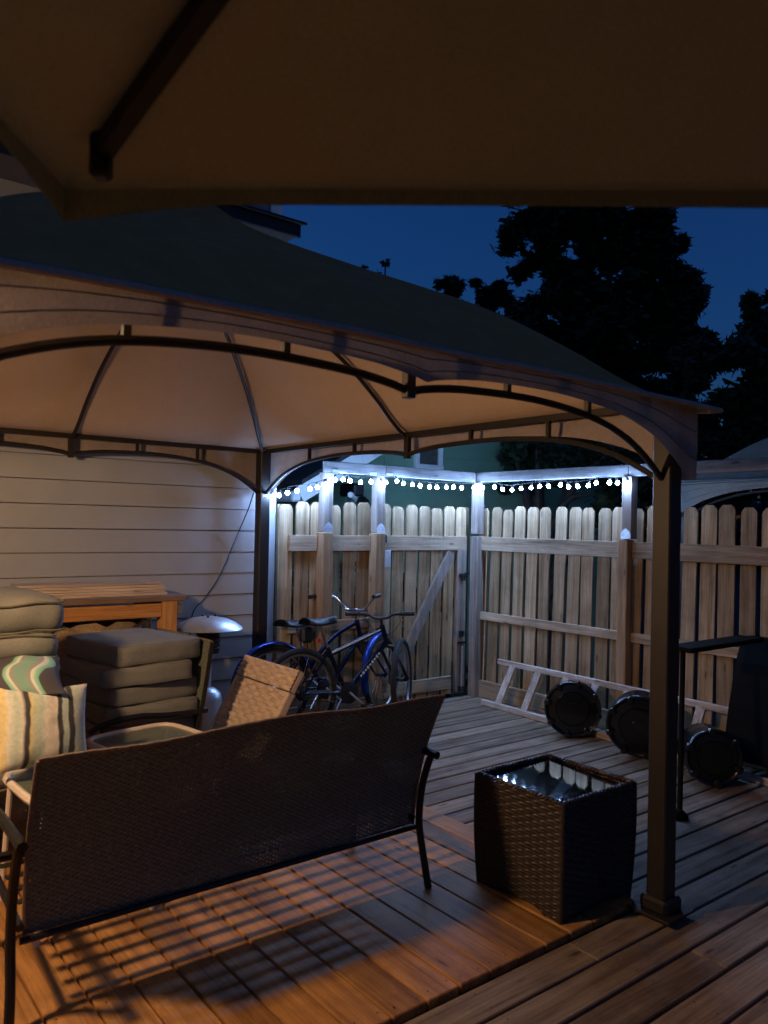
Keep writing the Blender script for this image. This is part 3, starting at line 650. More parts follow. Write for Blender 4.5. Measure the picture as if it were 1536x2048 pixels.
def cushion(loc, rz, w_, d_, h_, label, group, r=.026, crown=.012, seed=0, tilt=(0, 0), wr=.004):
    root = rounded(w_, d_, h_, r, crown, seed=seed, wr=wr).build('cushion', CUSH, None, loc, (tilt[0], tilt[1], rz), smooth=True)
    tag(root, label, 'cushion', group)
    for sg_ in (-1, 1):
        pts = []
        for i in range(64):
            t = i / 64 * 4; seg = int(t) % 4; f_ = t - int(t); cn = [(-1, -1), (1, -1), (1, 1), (-1, 1)]; a, b_ = cn[seg], cn[(seg + 1) % 4]
            ax, ay = a[0] + (b_[0] - a[0]) * f_, a[1] + (b_[1] - a[1]) * f_; ee = .012 if .06 < f_ < .94 else .02
            x = ax * (w_ / 2 - ee + .008 * (1 - abs(ay) ** 3)); y_ = ay * (d_ / 2 - ee + .008 * (1 - abs(ax) ** 3))
            p_ = Vector((x, y_, sg_ * (h_ / 2 - .007))); p_ += noise.noise_vector(Vector((p_.x * 9 + seed * 7.3, p_.y * 9, p_.z * 9 + seed))) * wr; pts.append(p_)
        q = MB(); q.tube(pts, .0052, 5, closed=True); q.build('piping', PIPE, root, smooth=True)
    return root
G1 = 'cushions stacked on the sling armchair'
zs = .42; lab = ['bottom grey-green cushion of the stack on the sling armchair', 'second lowest grey-green cushion of the stack on the armchair', 'middle grey-green cushion of the stack on the armchair', 'second highest boxy grey-green cushion below the top one on armchair', 'topmost boxy grey-green cushion of the armchair stack beside the heater']
offs = [(.0, .015, 3), (.015, -.01, 1), (.0, .01, 9), (-.03, -.025, 2), (.005, .0, 10)]
for k in range(5):
    hh = [.115, .105, .105, .105, .112][k]
    cushion((1.685 + offs[k][0], 4.47 + offs[k][1], zs + hh / 2), R(offs[k][2]), .545, .60, hh, lab[k], G1, r=.018, crown=.006, seed=k, wr=.006)
    zs += hh + .002
G2 = 'cushions piled at the left edge'
zs = .42
lab2 = ['lowest grey-green cushion of the left edge pile', 'second grey-green cushion from the bottom of left pile', 'third grey-green cushion from the bottom of left pile', 'grey-green cushion just above the green patterned pillow', 'grey-green cushion third from the top of the left pile', 'grey-green cushion second from the top of the left pile', 'puffy grey-green back cushion topping the pile at left edge']
for k in range(7):
    hh = [.115, .115, .115, .112, .112, .115, .14][k]; dx = [0, .01, -.01, .012, -.006, .0, .014][k]
    cushion((.80 + dx, 4.10, zs + hh / 2), R([2, -2, 1, -3, 3, -1, 5][k]), .60, .62, hh, lab2[k], G2, r=hh * .44, crown=.010 if k < 6 else .04, seed=k + 11, wr=.009 if k > 2 else .005, tilt=(0, R(-1) if k == 6 else 0)); zs += hh + .002
def pillow(loc, rot, w_, h_, th, mat, label):
    q = MB(); nn = 30
    for sg_ in (-1, 1):
        def f(u, v):
            x, z_ = u * 2 - 1, v * 2 - 1; pin = 1 - .07 * (1 - x * x) * abs(z_) ** 2 ; pinx = 1 - .07 * (1 - z_ * z_) * abs(x) ** 2
            t_ = th / 2 * (max(0, (1 - abs(x) ** 2.4) * (1 - abs(z_) ** 2.4))) ** .55
            t_ += .006 * noise.noise(Vector((x * 3 + th * 50, z_ * 3, sg_))) * (1 - x ** 4) * (1 - z_ ** 4)
            return (x * w_ / 2 * pinx, sg_ * t_, z_ * h_ / 2 * pin)
        q.grid(f, nn, nn)
    o = q.build('pillow', mat, None, loc, rot, smooth=True); tag(o, label, 'pillow', 'throw pillows'); return o
# small glass-topped tables
def side_table(loc, rz, label):
    t = empty('glass_table', loc, rz, label, 'side table', 'cream glass-top tables'); s = .245; z_ = .53
    pts = []
    for i in range(40):
        a = i / 40 * 2 * math.pi; c_, s_ = math.cos(a), math.sin(a); n_ = 6; rr = (abs(c_) ** n_ + abs(s_) ** n_) ** (-1 / n_); pts.append((c_ * rr * s, s_ * rr * s, z_))
    q = MB(); q.tube(pts, .017, 8, closed=True); q.build('frame', CREAM, t, smooth=True)
    q = MB(); q.add([Vector(p_) * 1 + Vector((0, 0, .004)) for p_ in pts] + [Vector(p_) + Vector((0, 0, -.002)) for p_ in pts], [tuple(range(40)), tuple(range(79, 39, -1))] + [(i, (i + 1) % 40, (i + 1) % 40 + 40, i + 40) for i in range(40)]); q.build('glass', TGLASS, t)
    for sx in (-1, 1):
        for sy in (-1, 1):
            q = MB(); q.tube([(sx * s * .86, sy * s * .86, z_ - .005), (sx * s * .95, sy * s * .95, 0)], .012, 8); q.build('leg', CREAM, t, smooth=True)
        q = MB(); q.tube([(-s * .9, -sx * s * .9, z_ - .02), (s * .9, sx * s * .9, z_ - .02)], .008, 6); q.build('cross_brace', CREAM, t, smooth=True)
    return t
side_table((1.07, 3.40, .02), R(3), 'cream-rimmed glass side table holding the striped pillow at far left')
side_table((1.535, 3.765, .02), R(10), 'cream-rimmed glass side table in front of the armchair stack')
pillow((.955, 3.525, .757), (R(-17), R(4), R(4)), .38, .345, .14, STRIPE, 'pastel striped throw pillow with dark painted stripes propped at left')
pillow((.88, 3.70, .945), (R(-74), R(0), R(-12)), .38, .36, .12, LEAFP, 'green and charcoal leaf-patterned pillow lying on striped pillow')
# sling chairs
def sling_chair(loc, rz, label, arms=True, backh=.98):
    """faces +X local minus: seat toward local -X, back at +X"""
    c = empty('sling_chair', loc, rz, label, 'chair'); hw = .33
    for sy in (-1, 1):
        y_ = sy * (hw + .015)
        if arms:
            q = MB(); q.tube(smoothp([(-.32, y_, 0), (-.30, y_, .3), (-.285, y_, .54)], 5), .014, 8); q.build('leg', GUN, c, smooth=True)
            q = MB(); q.tube(smoothp([(-.36, y_, .525), (-.27, y_, .555), (-.1, y_, .57), (.1, y_, .55), (.32, y_, .545)], 6), .016, 8); q.build('armrest', GUN, c, smooth=True)
        else:
            q = MB(); q.tube([(-.30, y_, 0), (-.28, y_, .36)], .014, 8); q.build('leg', GUN, c, smooth=True)
        q = MB(); q.tube(smoothp([(.34, y_, 0), (.27, y_, .2), (.25, y_, .38), (.295, y_, .6), (.345, y_, backh)], 6), .013, 8); q.build('leg', GUN, c, smooth=True)
        q = MB(); q.tube([(-.29, y_, .38), (.22, y_, .37)], .013, 8); q.build('seat_rail', GUN, c, smooth=True)
    q = MB(); q.grid(lambda u, v: (-.29 + u * .5, (v * 2 - 1) * hw, .392 - .0 * math.sin(math.pi * u)), 16, 12); o = q.build('seat_sling', SLING, c, smooth=True, fixn=False); setuv(o, lambda k: (k.y + 2, k.x))
    q = MB(); q.grid(lambda u, v: ((.285 + .03 * v + .035 * v * v), (u * 2 - 1) * hw, .40 + v * (backh - .40)), 16, 20); o = q.build('back_sling', SLING, c, smooth=True, fixn=False); setuv(o, lambda k: (k.y + 2, k.z))
    for u in (-1, 1):
        q = MB(); q.tube([((.285 + .03 * v + .035 * v * v), u * hw, .40 + v * (backh - .40)) for v in [i / 12 for i in range(13)]], .009, 6); q.build('sling_edge', SLING_EDGE, o, smooth=True)
    q = MB(); q.tube([(.35, hw * (i / 6 - 1), backh) for i in range(13)], .009, 6); q.build('sling_edge', SLING_EDGE, o, smooth=True)
    return c
sling_chair((1.665, 4.47, .022), R(4), 'black sling armchair carrying a stack of boxy cushions', True, .93)
sling_chair((.80, 4.13, .022), R(90), 'armless sling chair under the cushion pile at left edge', False, .40 + .05)
# tan wicker lounge chair facing west
wc = empty('wicker_chair', (2.14, 4.09, .022), 0, 'tan wicker lounge chair with reclined back panel behind the bench', 'chair')
nrm_top = Vector((.27, 0, .78)); nrm_bot = Vector((.02, 0, .34)); hw = .315
def wk(parent, name, a, b_, hw0, rows, cols, th, mat):
    a, b_ = Vector(a), Vector(b_); d_ = (b_ - a); n_ = Vector((-d_.z, 0, d_.x)).normalized(); 
    q = MB()
    def f(u, v):
        r_ = v * rows; c_ = u * cols; over = .010 * math.sin(math.pi * c_ + (int(r_) % 2) * math.pi) * abs(math.sin(math.pi * r_)); st = .008 * abs(math.sin(math.pi * r_))
        return a + d_ * v + Vector((0, (1 - u * 2) * hw0, 0)) + n_ * (th + st + over)
    q.grid(f, cols * 4, rows * 4)
    q.box((a + b_) / 2, (d_.length, hw0 * 2, th * 1.2), Matrix((d_.normalized(), Vector((0, 1, 0)), n_)).transposed())
    return q.build(name, mat, parent, smooth=True)
cut = nrm_bot.lerp(nrm_top, .74)
bk = wk(wc, 'back_panel', nrm_bot, cut, hw - .035, 14, 9, .008, TANW)
wk(wc, 'top_border', cut + (nrm_top - nrm_bot).normalized() * .006, nrm_top, hw, 5, 10, .022, TANW)
dn = (nrm_top - nrm_bot).normalized()
for s_ in (-1, 1):
    q = MB(); q.bar(nrm_bot + Vector((0, s_ * (hw - .017), 0)), cut + Vector((0, s_ * (hw - .017), 0)), .034, .05, ch=.006); q.build('back_frame', TANW, wc)
wk(wc, 'seat_panel', (-.48, 0, .33), (.0, 0, .33), hw, 22, 18, .012, TANW)
for x, tp in ((-.46, .32), (.03, .32)):
    for s_ in (-1, 1):
        q = MB(); q.box((x, s_ * (hw - .03), tp / 2), (.045, .045, tp), None, .005); q.build('leg', TANW, wc)
# ------------------------------------------------------------------ workbench against the wall, planks, basket, heater
wb = empty('workbench', (1.3, 5.24, .022), 0, 'tall wooden workbench with orange pine frame against the siding', 'workbench')
for k in range(3):
    q = MB(); q.box((0, -.19 + k * .19, 1.105), (1.86, .184, .036), None, .004); q.build('top_board', BENCHTOP, wb)
for x in (-.84, .82):
    for y_ in (-.235, .2):
        q = MB(); q.box((x, y_, .543), (.105, .088, 1.086), None, .004); q.build('leg', TABLE_WOOD_Z, wb)
q = MB(); q.box((-.01, -.252, 1.03), (1.55, .038, .088), None, .003); q.build('apron', TABLE_WOOD, wb)
q = MB(); q.box((.894, -.02, 1.04), (.036, .50, .09), None, .003); q.build('end_rail', BEAM, wb)
q = MB(); q.box((-.01, -.02, .60), (1.55, .40, .03), None, .003); q.build('shelf', TABLE_WOOD, wb)
for k in range(5):
    L = [.98, .93, .99, .95, .90][k]
    o = link('plank', (lambda q: q.data('plank', PLANK))(MB().box((0, 0, 0), (L, .26 - .015 * k, .015), None, .002)), None, (1.64 + [0, .03, -.01, .02, .05][k] * .5, 5.16 + .01 * k, 1.145 + .0085 + k * .0165), (0, 0, R([0, .6, -.5, .3, -.8][k])))
    tag(o, ['bottom pale plank of the stack on the workbench', 'second pale plank from the bottom on the workbench', 'middle pale plank of the stack on the workbench', 'second pale plank from the top on the workbench', 'top pale plank of the stack on the workbench'][k], 'plank', 'planks stacked on the workbench')
q = MB(); N = 60
for z0, z1, r0, r1 in ((.0, .30, .14, .19), (.30, .34, .19, .215)):
    vs = []
    for (zz, rr) in ((z0, r0), (z1, r1)):
        for i in range(N):
            a = i / N * 2 * math.pi; wv_ = .012 * math.sin(a * 9) + .008 * math.sin(a * 17) if zz > .31 else 0
            vs.append((rr * 1.5 * math.cos(a), rr * .75 * math.sin(a), zz + wv_))
    q.add(vs, [(i, (i + 1) % N, N + (i + 1) % N, N + i) for i in range(N)])
q.add([(.21 * math.cos(i / N * 6.2832), .105 * math.sin(i / N * 6.2832), .0) for i in range(N)], [tuple(range(N))])
tag(q.build('straw_basket', STRAW, None, (1.72, 5.17, .638), (0, 0, 0), smooth=True, fixn=False), 'straw basket with frayed rim on the workbench shelf', 'basket')
ht = empty('patio_heater', (2.46, 5.09, .022), 0, 'small steel patio heater with domed reflector by the wall', 'heater')
q = MB(); q.lathe([(.012, .955), (.06, .952), (.13, .938), (.19, .912), (.232, .88), (.238, .872), (.232, .870), (.18, .90), (.10, .928), (.01, .94)], 40); q.build('reflector', ALU, ht, smooth=True)
q = MB(); q.lathe([(.075, .70), (.08, .71), (.08, .86), (.05, .885), (.02, .93)], 24); q.build('burner', BLACK, ht, smooth=True)
for k in range(5):
    q = MB(); q.lathe([(.083, .73 + k * .026), (.086, .733 + k * .026), (.086, .738 + k * .026), (.083, .741 + k * .026)], 24); q.build('burner_ring', GUN, ht, smooth=True)
q = MB(); q.tube([(0, 0, .40), (0, 0, .71)], .028, 14); q.build('column', ALU, ht, smooth=True)
q = MB(); q.lathe([(.105, .02), (.105, .38), (.095, .42), (.06, .45), (.03, .46)], 28); q.build('tank_cover', ALU, ht, smooth=True)
q = MB(); q.lathe([(.17, 0), (.17, .012), (.11, .025)], 28); q.build('base', BLACK, ht, smooth=True)
for k in range(3):
    a = k * 2.1; q = MB(); q.lathe([(.008, .945), (.008, .965), (.003, .97)], 8, None, (.05 * math.cos(a), .05 * math.sin(a), 0)); q.build('wing_nut', BLACK, ht)

# ------------------------------------------------------------------ bicycles
def wheel(parent, c, rz, fender=None, tyre=.024, rad=.315, spokes=20):
    w_ = empty('wheel', c, 0); w_.parent = parent; w_.rotation_euler = (0, 0, rz)
    # local wheel plane XZ
    ring = lambda r_: [(r_ * math.cos(i / 40 * 6.28318), 0, r_ * math.sin(i / 40 * 6.28318)) for i in range(40)]
    q = MB(); q.tube(ring(rad), tyre, 8, closed=True); q.build('tyre', RUBBER, w_, smooth=True)
    q = MB(); q.tube(ring(rad - .03), .011, 6, closed=True); q.build('rim', RIM, w_, smooth=True)
    q = MB()
    for i in range(spokes):
        a = i / spokes * 6.28318; b_ = a + (.5 if i % 2 else -.5); sd_ = .025 if i % 4 < 2 else -.025
        q.tube([(.022 * math.cos(b_), sd_, .022 * math.sin(b_)), ((rad - .035) * math.cos(a), 0, (rad - .035) * math.sin(a))], .0012, 4)
    q.build('spokes', CHROME, w_)
    q = MB(); q.lathe([(.012, -.05), (.024, -.03), (.014, -.02), (.014, .02), (.024, .03), (.012, .05)], 12, Matrix.Rotation(R(90), 3, 'X')); q.build('hub', BLACK, w_, smooth=True)
    return w_
def fender(parent, c, rz, a0, a1, mat, rad=.357):
    q = MB(); vs = []; fs = []; n1 = 24; n2 = 6
    for i in range(n1 + 1):
        a = R(a0 + (a1 - a0) * i / n1)
        for j in range(n2 + 1):
            b_ = R(-75 + 150 * j / n2); rr = rad + .028 * math.cos(b_) - .02; vs.append((rr * math.cos(a), .034 * math.sin(b_), rr * math.sin(a)))
    fs = [(i * (n2 + 1) + j, i * (n2 + 1) + j + 1, (i + 1) * (n2 + 1) + j + 1, (i + 1) * (n2 + 1) + j) for i in range(n1) for j in range(n2)]
    q.add(vs, fs); o = q.build('fender', mat, parent, c, (0, 0, rz), smooth=True)
    md = o.modifiers.new('thick', 'SOLIDIFY'); md.thickness = .0025; return o
def bicycle(name, loc, lean, label, frame, cruiser, steer, wb_=1.0):
    b_ = empty(name, loc, 0, label, 'bicycle'); b_.rotation_euler = (lean, 0, 0)
    zr = .34; rw = Vector((-wb_ / 2, 0, zr)); fw = Vector((wb_ / 2, 0, zr))
    bb = Vector((-.07, 0, .30)); seat_c = Vector((-.24, 0, .66)); head_t = Vector((.30, 0, .80)); head_b = Vector((.345, 0, .66))
    if cruiser: head_t = Vector((.28, 0, .82)); head_b = Vector((.32, 0, .68)); seat_c = Vector((-.25, 0, .60))
    wheel(b_, rw, 0); fwo = wheel(b_, fw, steer)
    def tb(nm, a, c_, r_, mat): q = MB(); q.tube(smoothp([a, c_], 2) if not isinstance(a, list) else smoothp(a, 6), r_, 10); return q.build(nm, mat, b_, smooth=True)
    if cruiser:
        tb('top_tube', [head_t - Vector((0, 0, .02)), Vector((.05, 0, .70)), Vector((-.15, 0, .52)), bb + Vector((-.06, 0, .18))], None, .018, frame)
        tb('down_tube', [head_b, Vector((.16, 0, .50)), Vector((.04, 0, .36)), bb], None, .019, frame)
    else:
        tb('top_tube', head_t - Vector((0, 0, .03)), seat_c + Vector((.0, 0, -.06)), .021, frame)
        q = MB(); q.bar(head_t + Vector((-.03, -.0205, -.035)), seat_c + Vector((.03, -.0205, -.04)), .004, .012); q.build('decal', WHITEP, b_)
        dt = tb('down_tube', head_b, bb, .024, frame)
        q = MB()                        # the pale block lettering along the down tube reads only as dashes
        for k in range(9):
            p0 = head_b.lerp(bb, .22 + k * .055); p1 = head_b.lerp(bb, .22 + k * .055 + .034); q.bar(p0 + Vector((0, -.0245, 0)), p1 + Vector((0, -.0245, 0)), .003, .022 if k % 2 else .014)
        q.build('decal', WHITEP, b_)
    tb('seat_tube', bb, seat_c, .018, frame)
    for s_ in (-1, 1):
        tb('seat_stay', seat_c + Vector((0, s_ * .012, -.03)), rw + Vector((0, s_ * .055, 0)), .009, frame)
        tb('chain_stay', bb + Vector((0, s_ * .02, 0)), rw + Vector((0, s_ * .055, 0)), .010, frame)
    tb('head_tube', head_t, head_b, .021, frame)
    St = Matrix.Rotation(steer, 3, 'Z')
    for s_ in (-1, 1):
        a = head_b + Vector((0, 0, -.03)); off = St @ Vector((0, s_ * .055, 0)); q = MB(); q.tube([a + off * .9 + Vector((0, 0, -.02)), fw + off], .014 if not cruiser else .010, 8); q.build('fork_blade', BLACK if not cruiser else frame, b_, smooth=True)
    q = MB(); q.tube([head_b + St @ Vector((0, -.06, -.045)), head_b + Vector((0, 0, -.03)), head_b + St @ Vector((0, .06, -.045))], .017, 8); q.build('fork_crown', BLACK, b_, smooth=True)
    tb('seat_post', seat_c, seat_c + Vector((-.06, 0, .17 if not cruiser else .2)), .0125, CHROME)
    sp_ = seat_c + Vector((-.075, 0, .20 if not cruiser else .225))
    q = MB()
    def sf(u, v):
        x = .15 - u * .28; wd = .018 + (.07 if not cruiser else .10) * max(0, min(1, (u - .25) / .6)) ** 1.3 * (1 if u < .96 else .8); a = (v - .5) * math.pi * 1.1
        return sp_ + Vector((x, wd * math.sin(a), .038 * math.cos(a) - .02 + .015 * (u - .5) ** 2 * 4))
    q.grid(sf, 16, 10); so = q.build('saddle', BLACK, b_, smooth=True, fixn=False); md = so.modifiers.new('thick', 'SOLIDIFY'); md.thickness = .012
    # bars
    stt = head_t + Vector((-.012, 0, .06)); fwd = St @ Vector((1, 0, 0)); lft = St @ Vector((0, 1, 0))
    tb('stem', head_t, stt, .013, CHROME if cruiser else BLACK)
    if cruiser:
        stt = stt + Vector((0, 0, .03))
        for s_ in (-1, 1):
            pts = [stt, stt + lft * s_ * .08, stt + lft * s_ * .17 + Vector((0, 0, .09)), stt + lft * s_ * .25 + Vector((0, 0, .13)) - fwd * .06, stt + lft * s_ * .29 + Vector((0, 0, .12)) - fwd * .16]
            tb('handlebar', pts, None, .011, CHROME)
            tb('grip', pts[-1] + fwd * .02, pts[-1] - fwd * .10 - Vector((0, 0, .006)), .017, BLACK)
        q = MB(); q.lathe([(.006, 0), (.024, .004), (.022, .016), (.004, .024)], 12, None, stt + lft * .30 + Vector((0, 0, .135)) - fwd * .03); q.build('bell', CHROME, b_, smooth=True)
    else:
        pts = [stt - lft * .29 - fwd * .03 + Vector((0, 0, .035)), stt - lft * .12 + Vector((0, 0, .03)), stt - lft * .05, stt + lft * .05, stt + lft * .12 + Vector((0, 0, .03)), stt + lft * .29 - fwd * .03 + Vector((0, 0, .035))]
        tb('handlebar', pts, None, .0125, BLACK)
        for s_ in (-1, 1):
            e = stt + lft * s_ * .29 - fwd * .03 + Vector((0, 0, .035)); tb('grip', e, e - lft * s_ * .12, .017, RUBBER)
            tb('brake_lever', [e - lft * s_ * .13 + fwd * .02, e - lft * s_ * .10 + fwd * .05 - Vector((0, 0, .01)), e - lft * s_ * .02 + fwd * .05 - Vector((0, 0, .02))], None, .005, ALU)
        for s_ in (-1, 1):
            tb('brake_cable', [stt + lft * s_ * .15 + Vector((0, 0, .03)), stt + lft * s_ * .13 + fwd * .12 - Vector((0, 0, .06)), stt + fwd * .1 - Vector((0, 0, .20)), head_b + fwd * .03], None, .0025, CORD)
    # drivetrain
    q = MB(); q.lathe([(.085, -.002), (.088, 0), (.085, .002)], 28, Matrix.Rotation(R(90), 3, 'X'), bb + Vector((0, -.045, 0))); q.build('chainring', BLACK, b_, smooth=True)
    q = MB(); q.lathe([(.02, -.015), (.055, -.012), (.045, .0), (.03, .012)], 24, Matrix.Rotation(R(90), 3, 'X'), rw + Vector((0, -.045, 0))); q.build('cassette', BLACK, b_, smooth=True)
    q = MB()
    for s_ in (-1, 1): q.tube([bb + Vector((0, -.047, s_ * .083)), rw + Vector((0, -.047, s_ * .045))], .004, 5)
    q.build('chain', GUN, b_)
    for s_, a in ((-1, R(-40)), (1, R(140))):
        e = bb + Vector((.17 * math.cos(a), s_ * .06, .17 * math.sin(a))); tb('crank', bb + Vector((0, s_ * .05, 0)), e, .009, ALU)
        q = MB(); q.box(e + Vector((0, s_ * .05, 0)), (.09, .08, .022), None, .006); q.build('pedal', BLACK, b_)
    if cruiser:
        fender(b_, rw, 0, 20, 195, BLUE); fender(b_, fw, steer, 60, 200, BLUE)
    else:
        q = MB(); q.lathe([(.018, 0), (.02, .004), (.012, .01)], 12, Matrix.Rotation(R(-90), 3, 'Y'), seat_c + Vector((-.08, -.01, .06))); q.build('reflector', REFL, b_, smooth=True)
        q = MB(); q.box(sp_ + Vector((-.12, 0, -.09)), (.10, .07, .12), None, .02); q.build('saddle_bag', BLACK, b_)
    tb('kickstand', bb + Vector((-.06, -.03, -.03)), Vector((-.26, -.10, .16)), .006, ALU)
    return b_
bA = bicycle('bicycle', (3.70, 5.03, .022), R(-3.5), 'black and navy mountain bike with front wheel turned, leaning nearest the bench', NAVY, False, R(38))
bB = bicycle('bicycle', (3.64, 5.265, .022), R(-4), 'blue cruiser bike with blue fenders leaning against the fence', CRUISER, True, R(28), 1.06)

# ------------------------------------------------------------------ ladder and drums along the right fence
ld = empty('ladder', (5.12, 5.15, 0.0), 0, 'paint-spotted wooden ladder lying on its side along the fence', 'ladder')
LB0, LB1 = Vector((.13, .0, .028)), Vector((.0, -3.6, .028)); LT0, LT1 = Vector((.235, -.10, .405)), Vector((.13, -3.6, .405))
q = MB(); q.bar((0, 0, 0), LB1 - LB0, .03, .05, ch=.004); q.build('side_rail', LADDER, ld, LB0)
q = MB(); q.bar((0, 0, 0), LT1 - LT0, .03, .048, ch=.004); q.build('side_rail', LADDER, ld, LT0)
for k in range(11):
    t = .06 + k * .088; a, b_ = LB0.lerp(LB1, t), LT0.lerp(LT1, t - .004); q = MB(); q.bar((0, 0, .012), b_ - a - Vector((0, 0, .012)), .07, .022, up=(1, 0, 0), ch=.003); q.build('rung', LADDER_Z, ld, a + Vector((0, .0, .012)))
def drum(loc, rz, rad, dep, label, pitch=0, n=8, ph=0):
    d_ = empty('drum', loc, rz, label, 'drum', 'black drums lying by the fence'); d_.rotation_euler = (0, pitch, rz)
    M_ = Matrix.Rotation(R(-90), 3, 'Y')   # axis toward local -X
    c0 = Vector((0, 0, rad + .012))
    q = MB(); q.lathe([(rad * .90, -dep), (rad * .94, -dep + .01), (rad * .92, -dep * .5), (rad * .93, -.05), (rad * .95, 0)], 40, M_, c0); q.build('body', PLASTIC, d_, smooth=True)
    q = MB(); q.lathe([(rad, -.025), (rad * 1.02, -.01), (rad * 1.02, .008), (rad * .97, .022), (rad * .90, .016), (rad * .86, .006), (rad * .62, .012), (rad * .58, .026), (rad * .2, .03), (.01, .03)], 48, M_, c0); li = q.build('lid', PLASTIC, d_, smooth=True)
    q = MB(); q.tube([Vector((-.032, .05 * math.cos(a), .05 * math.sin(a))) + c0 for a in [R(40 + 10 * i) for i in range(11)]], .004, 5); q.build('handle', PLASTIC2, li, smooth=True)
    for i in range(n):
        a = ph + i / n * 6.28318; q = MB(); c_ = c0 + Vector((0, rad * .93 * math.cos(a), rad * .93 * math.sin(a)))
        q.lathe([(.026, -.012), (.027, .03), (.02, .042), (.008, .044)], 10, M_, c_); q.box(c_ + Vector((-.02, -.02 * math.cos(a), -.02 * math.sin(a))), (.03, .024, .024), Matrix.Rotation(a, 3, 'X'), .004); q.build('clamp', PLASTIC2, li, smooth=True)
    return d_
drum((5.02, 3.93, 0), R(38), .215, .18, 'black drum with clamped lid lying on its side, farthest along ladder', R(4), 8, .2)
drum((5.00, 3.32, 0), R(30), .225, .18, 'black drum with clamped lid half hidden behind the gazebo post', R(-8), 8, .5)
drum((4.84, 2.66, 0), R(46), .178, .26, 'glossy black drum with clamped lid nearest the right edge', R(2), 6, .4)
# dark cart at the right edge
ct = empty('cart', (5.0, 2.55, 0), 0, 'dark outdoor cart with a flat side shelf at the right edge', 'cart')
q = MB(); q.box((-.16, .10, .925), (.90, .17, .03), None, .006); q.build('side_shelf', CARTM, ct)
q = MB()
pr = [(.20, 0.12), (.27, .45), (.36, .75), (.44, .915)]
vs = []
for ox, z_ in pr:
    vs += [(ox - .05, -.30, z_), (.75, -.30, z_), (.75, .22, z_), (ox - .05, .22, z_)]
q.add(vs, [(i * 4 + k, i * 4 + (k + 1) % 4, (i + 1) * 4 + (k + 1) % 4, (i + 1) * 4 + k) for i in range(3) for k in range(4)] + [(3, 2, 1, 0), (12, 13, 14, 15)]); q.build('cabinet', CARTM, ct)
for x, y_ in ((.22, -.26), (.7, -.26), (.22, .18), (.7, .18)):
    q = MB(); q.tube([(x, y_, 0), (x, y_, .14)], .02, 8); q.build('leg', CARTM, ct, smooth=True)
q = MB(); q.tube([(-.84, -.06, .0), (-.82, -.05, .05), (-.56, .10, .912)], .016, 8); q.lathe([(.05, .0), (.05, .02), (.018, .05)], 14, None, (-.84, -.06, 0)); q.build('shelf_leg', CARTM, ct, smooth=True)

# ------------------------------------------------------------------ neighbour's green house behind the gate
YN = 7.3
nh = empty('neighbour_house', (8.4, YN, -.6), 0, 'green gabled house with white trim behind the gate', 'house')
def N_(x, y_, z_): return (x - 8.4, y_ - YN, z_ + .6)
RK = .555                                # rake slope
_a = P(600, 985, 1, YN - .42); _b = P(760, 890, 1, YN - .42); RK = (_b.z - _a.z) / (_b.x - _a.x)
xe, ze = _a.x + .25, _a.z + .16; xr = _a.x + 3.6; zr_ = ze + (xr - xe) * RK
XL, XR_ = P(690, 1000, 1, YN).x, 2 * xr - P(690, 1000, 1, YN).x
q = MB(); q.add([N_(XL, YN, -.6), N_(XR_, YN, -.6), N_(XR_, YN, ze + .12), N_(xr, YN, zr_ - .05), N_(XL, YN, ze + .12)] + [N_(XL, YN + 7, -.6), N_(XR_, YN + 7, -.6), N_(XR_, YN + 7, ze + .12), N_(xr, YN + 7, zr_ - .05), N_(XL, YN + 7, ze + .12)], [(0, 1, 2, 3, 4), (9, 8, 7, 6, 5), (0, 5, 6, 1), (1, 6, 7, 2), (2, 7, 8, 3), (3, 8, 9, 4), (4, 9, 5, 0)]); q.build('wall', GREEN, nh)
sz = -.5
while sz < zr_ - .2:                      # lap boards, cut to the gable
    x0 = XL + max(0, (sz + .16 - ze - .12) / RK + .05); x1 = XR_ - max(0, (sz + .16 - ze - .12) / RK + .05)
    if x1 - x0 < .2: break
    q = MB(); L = x1 - x0; q.add([(0, -.004, 0), (0, -.022, 0), (0, -.004, .155), (L, -.004, 0), (L, -.022, 0), (L, -.004, .155)], [(0, 1, 2), (5, 4, 3), (0, 3, 4, 1), (1, 4, 5, 2), (2, 5, 3, 0)]); q.build('siding_board', GREEN, nh, N_(x0, YN, sz)); sz += .15
def rake(nm, a, b_, yy, wd, ht, mat): q = MB(); q.bar(N_(*a), N_(*b_), wd, ht, up=(0, 0, 1)); return q.build(nm, mat, nh)
rake('rake_board', (xe - .25, YN - .42, ze - .18), (xr, YN - .42, zr_ - .04), 0, .03, .17, WHITE)
rake('rake_board', (xr, YN - .42, zr_ - .04), (2 * xr - xe + .25, YN - .42, ze - .18), 0, .03, .17, WHITE)
q = MB(); a, b_, c_ = Vector((xe - .25, 0, ze - .08)), Vector((xr, 0, zr_ + .06)), Vector((2 * xr - xe + .25, 0, ze - .08))
for s0, s1 in ((a, b_), (b_, c_)):
    vs = []
    for dz in (0, .05):
        vs += [N_(s0.x, YN - .45, s0.z + dz), N_(s1.x, YN - .45, s1.z + dz), N_(s1.x, YN + 7.2, s1.z + dz), N_(s0.x, YN + 7.2, s0.z + dz)]
    q.add(vs, [(0, 1, 2, 3), (7, 6, 5, 4), (0, 4, 5, 1), (1, 5, 6, 2), (2, 6, 7, 3), (3, 7, 4, 0)])
q.build('roof', ROOF, nh)
q = MB(); q.add([N_(a.x, YN - .41, a.z - .03), N_(b_.x, YN - .41, b_.z - .05), N_(b_.x, YN - .03, b_.z - .05), N_(a.x, YN - .03, a.z - .03)], [(0, 1, 2, 3)]); q.build('soffit', ROOF, nh, fixn=False)
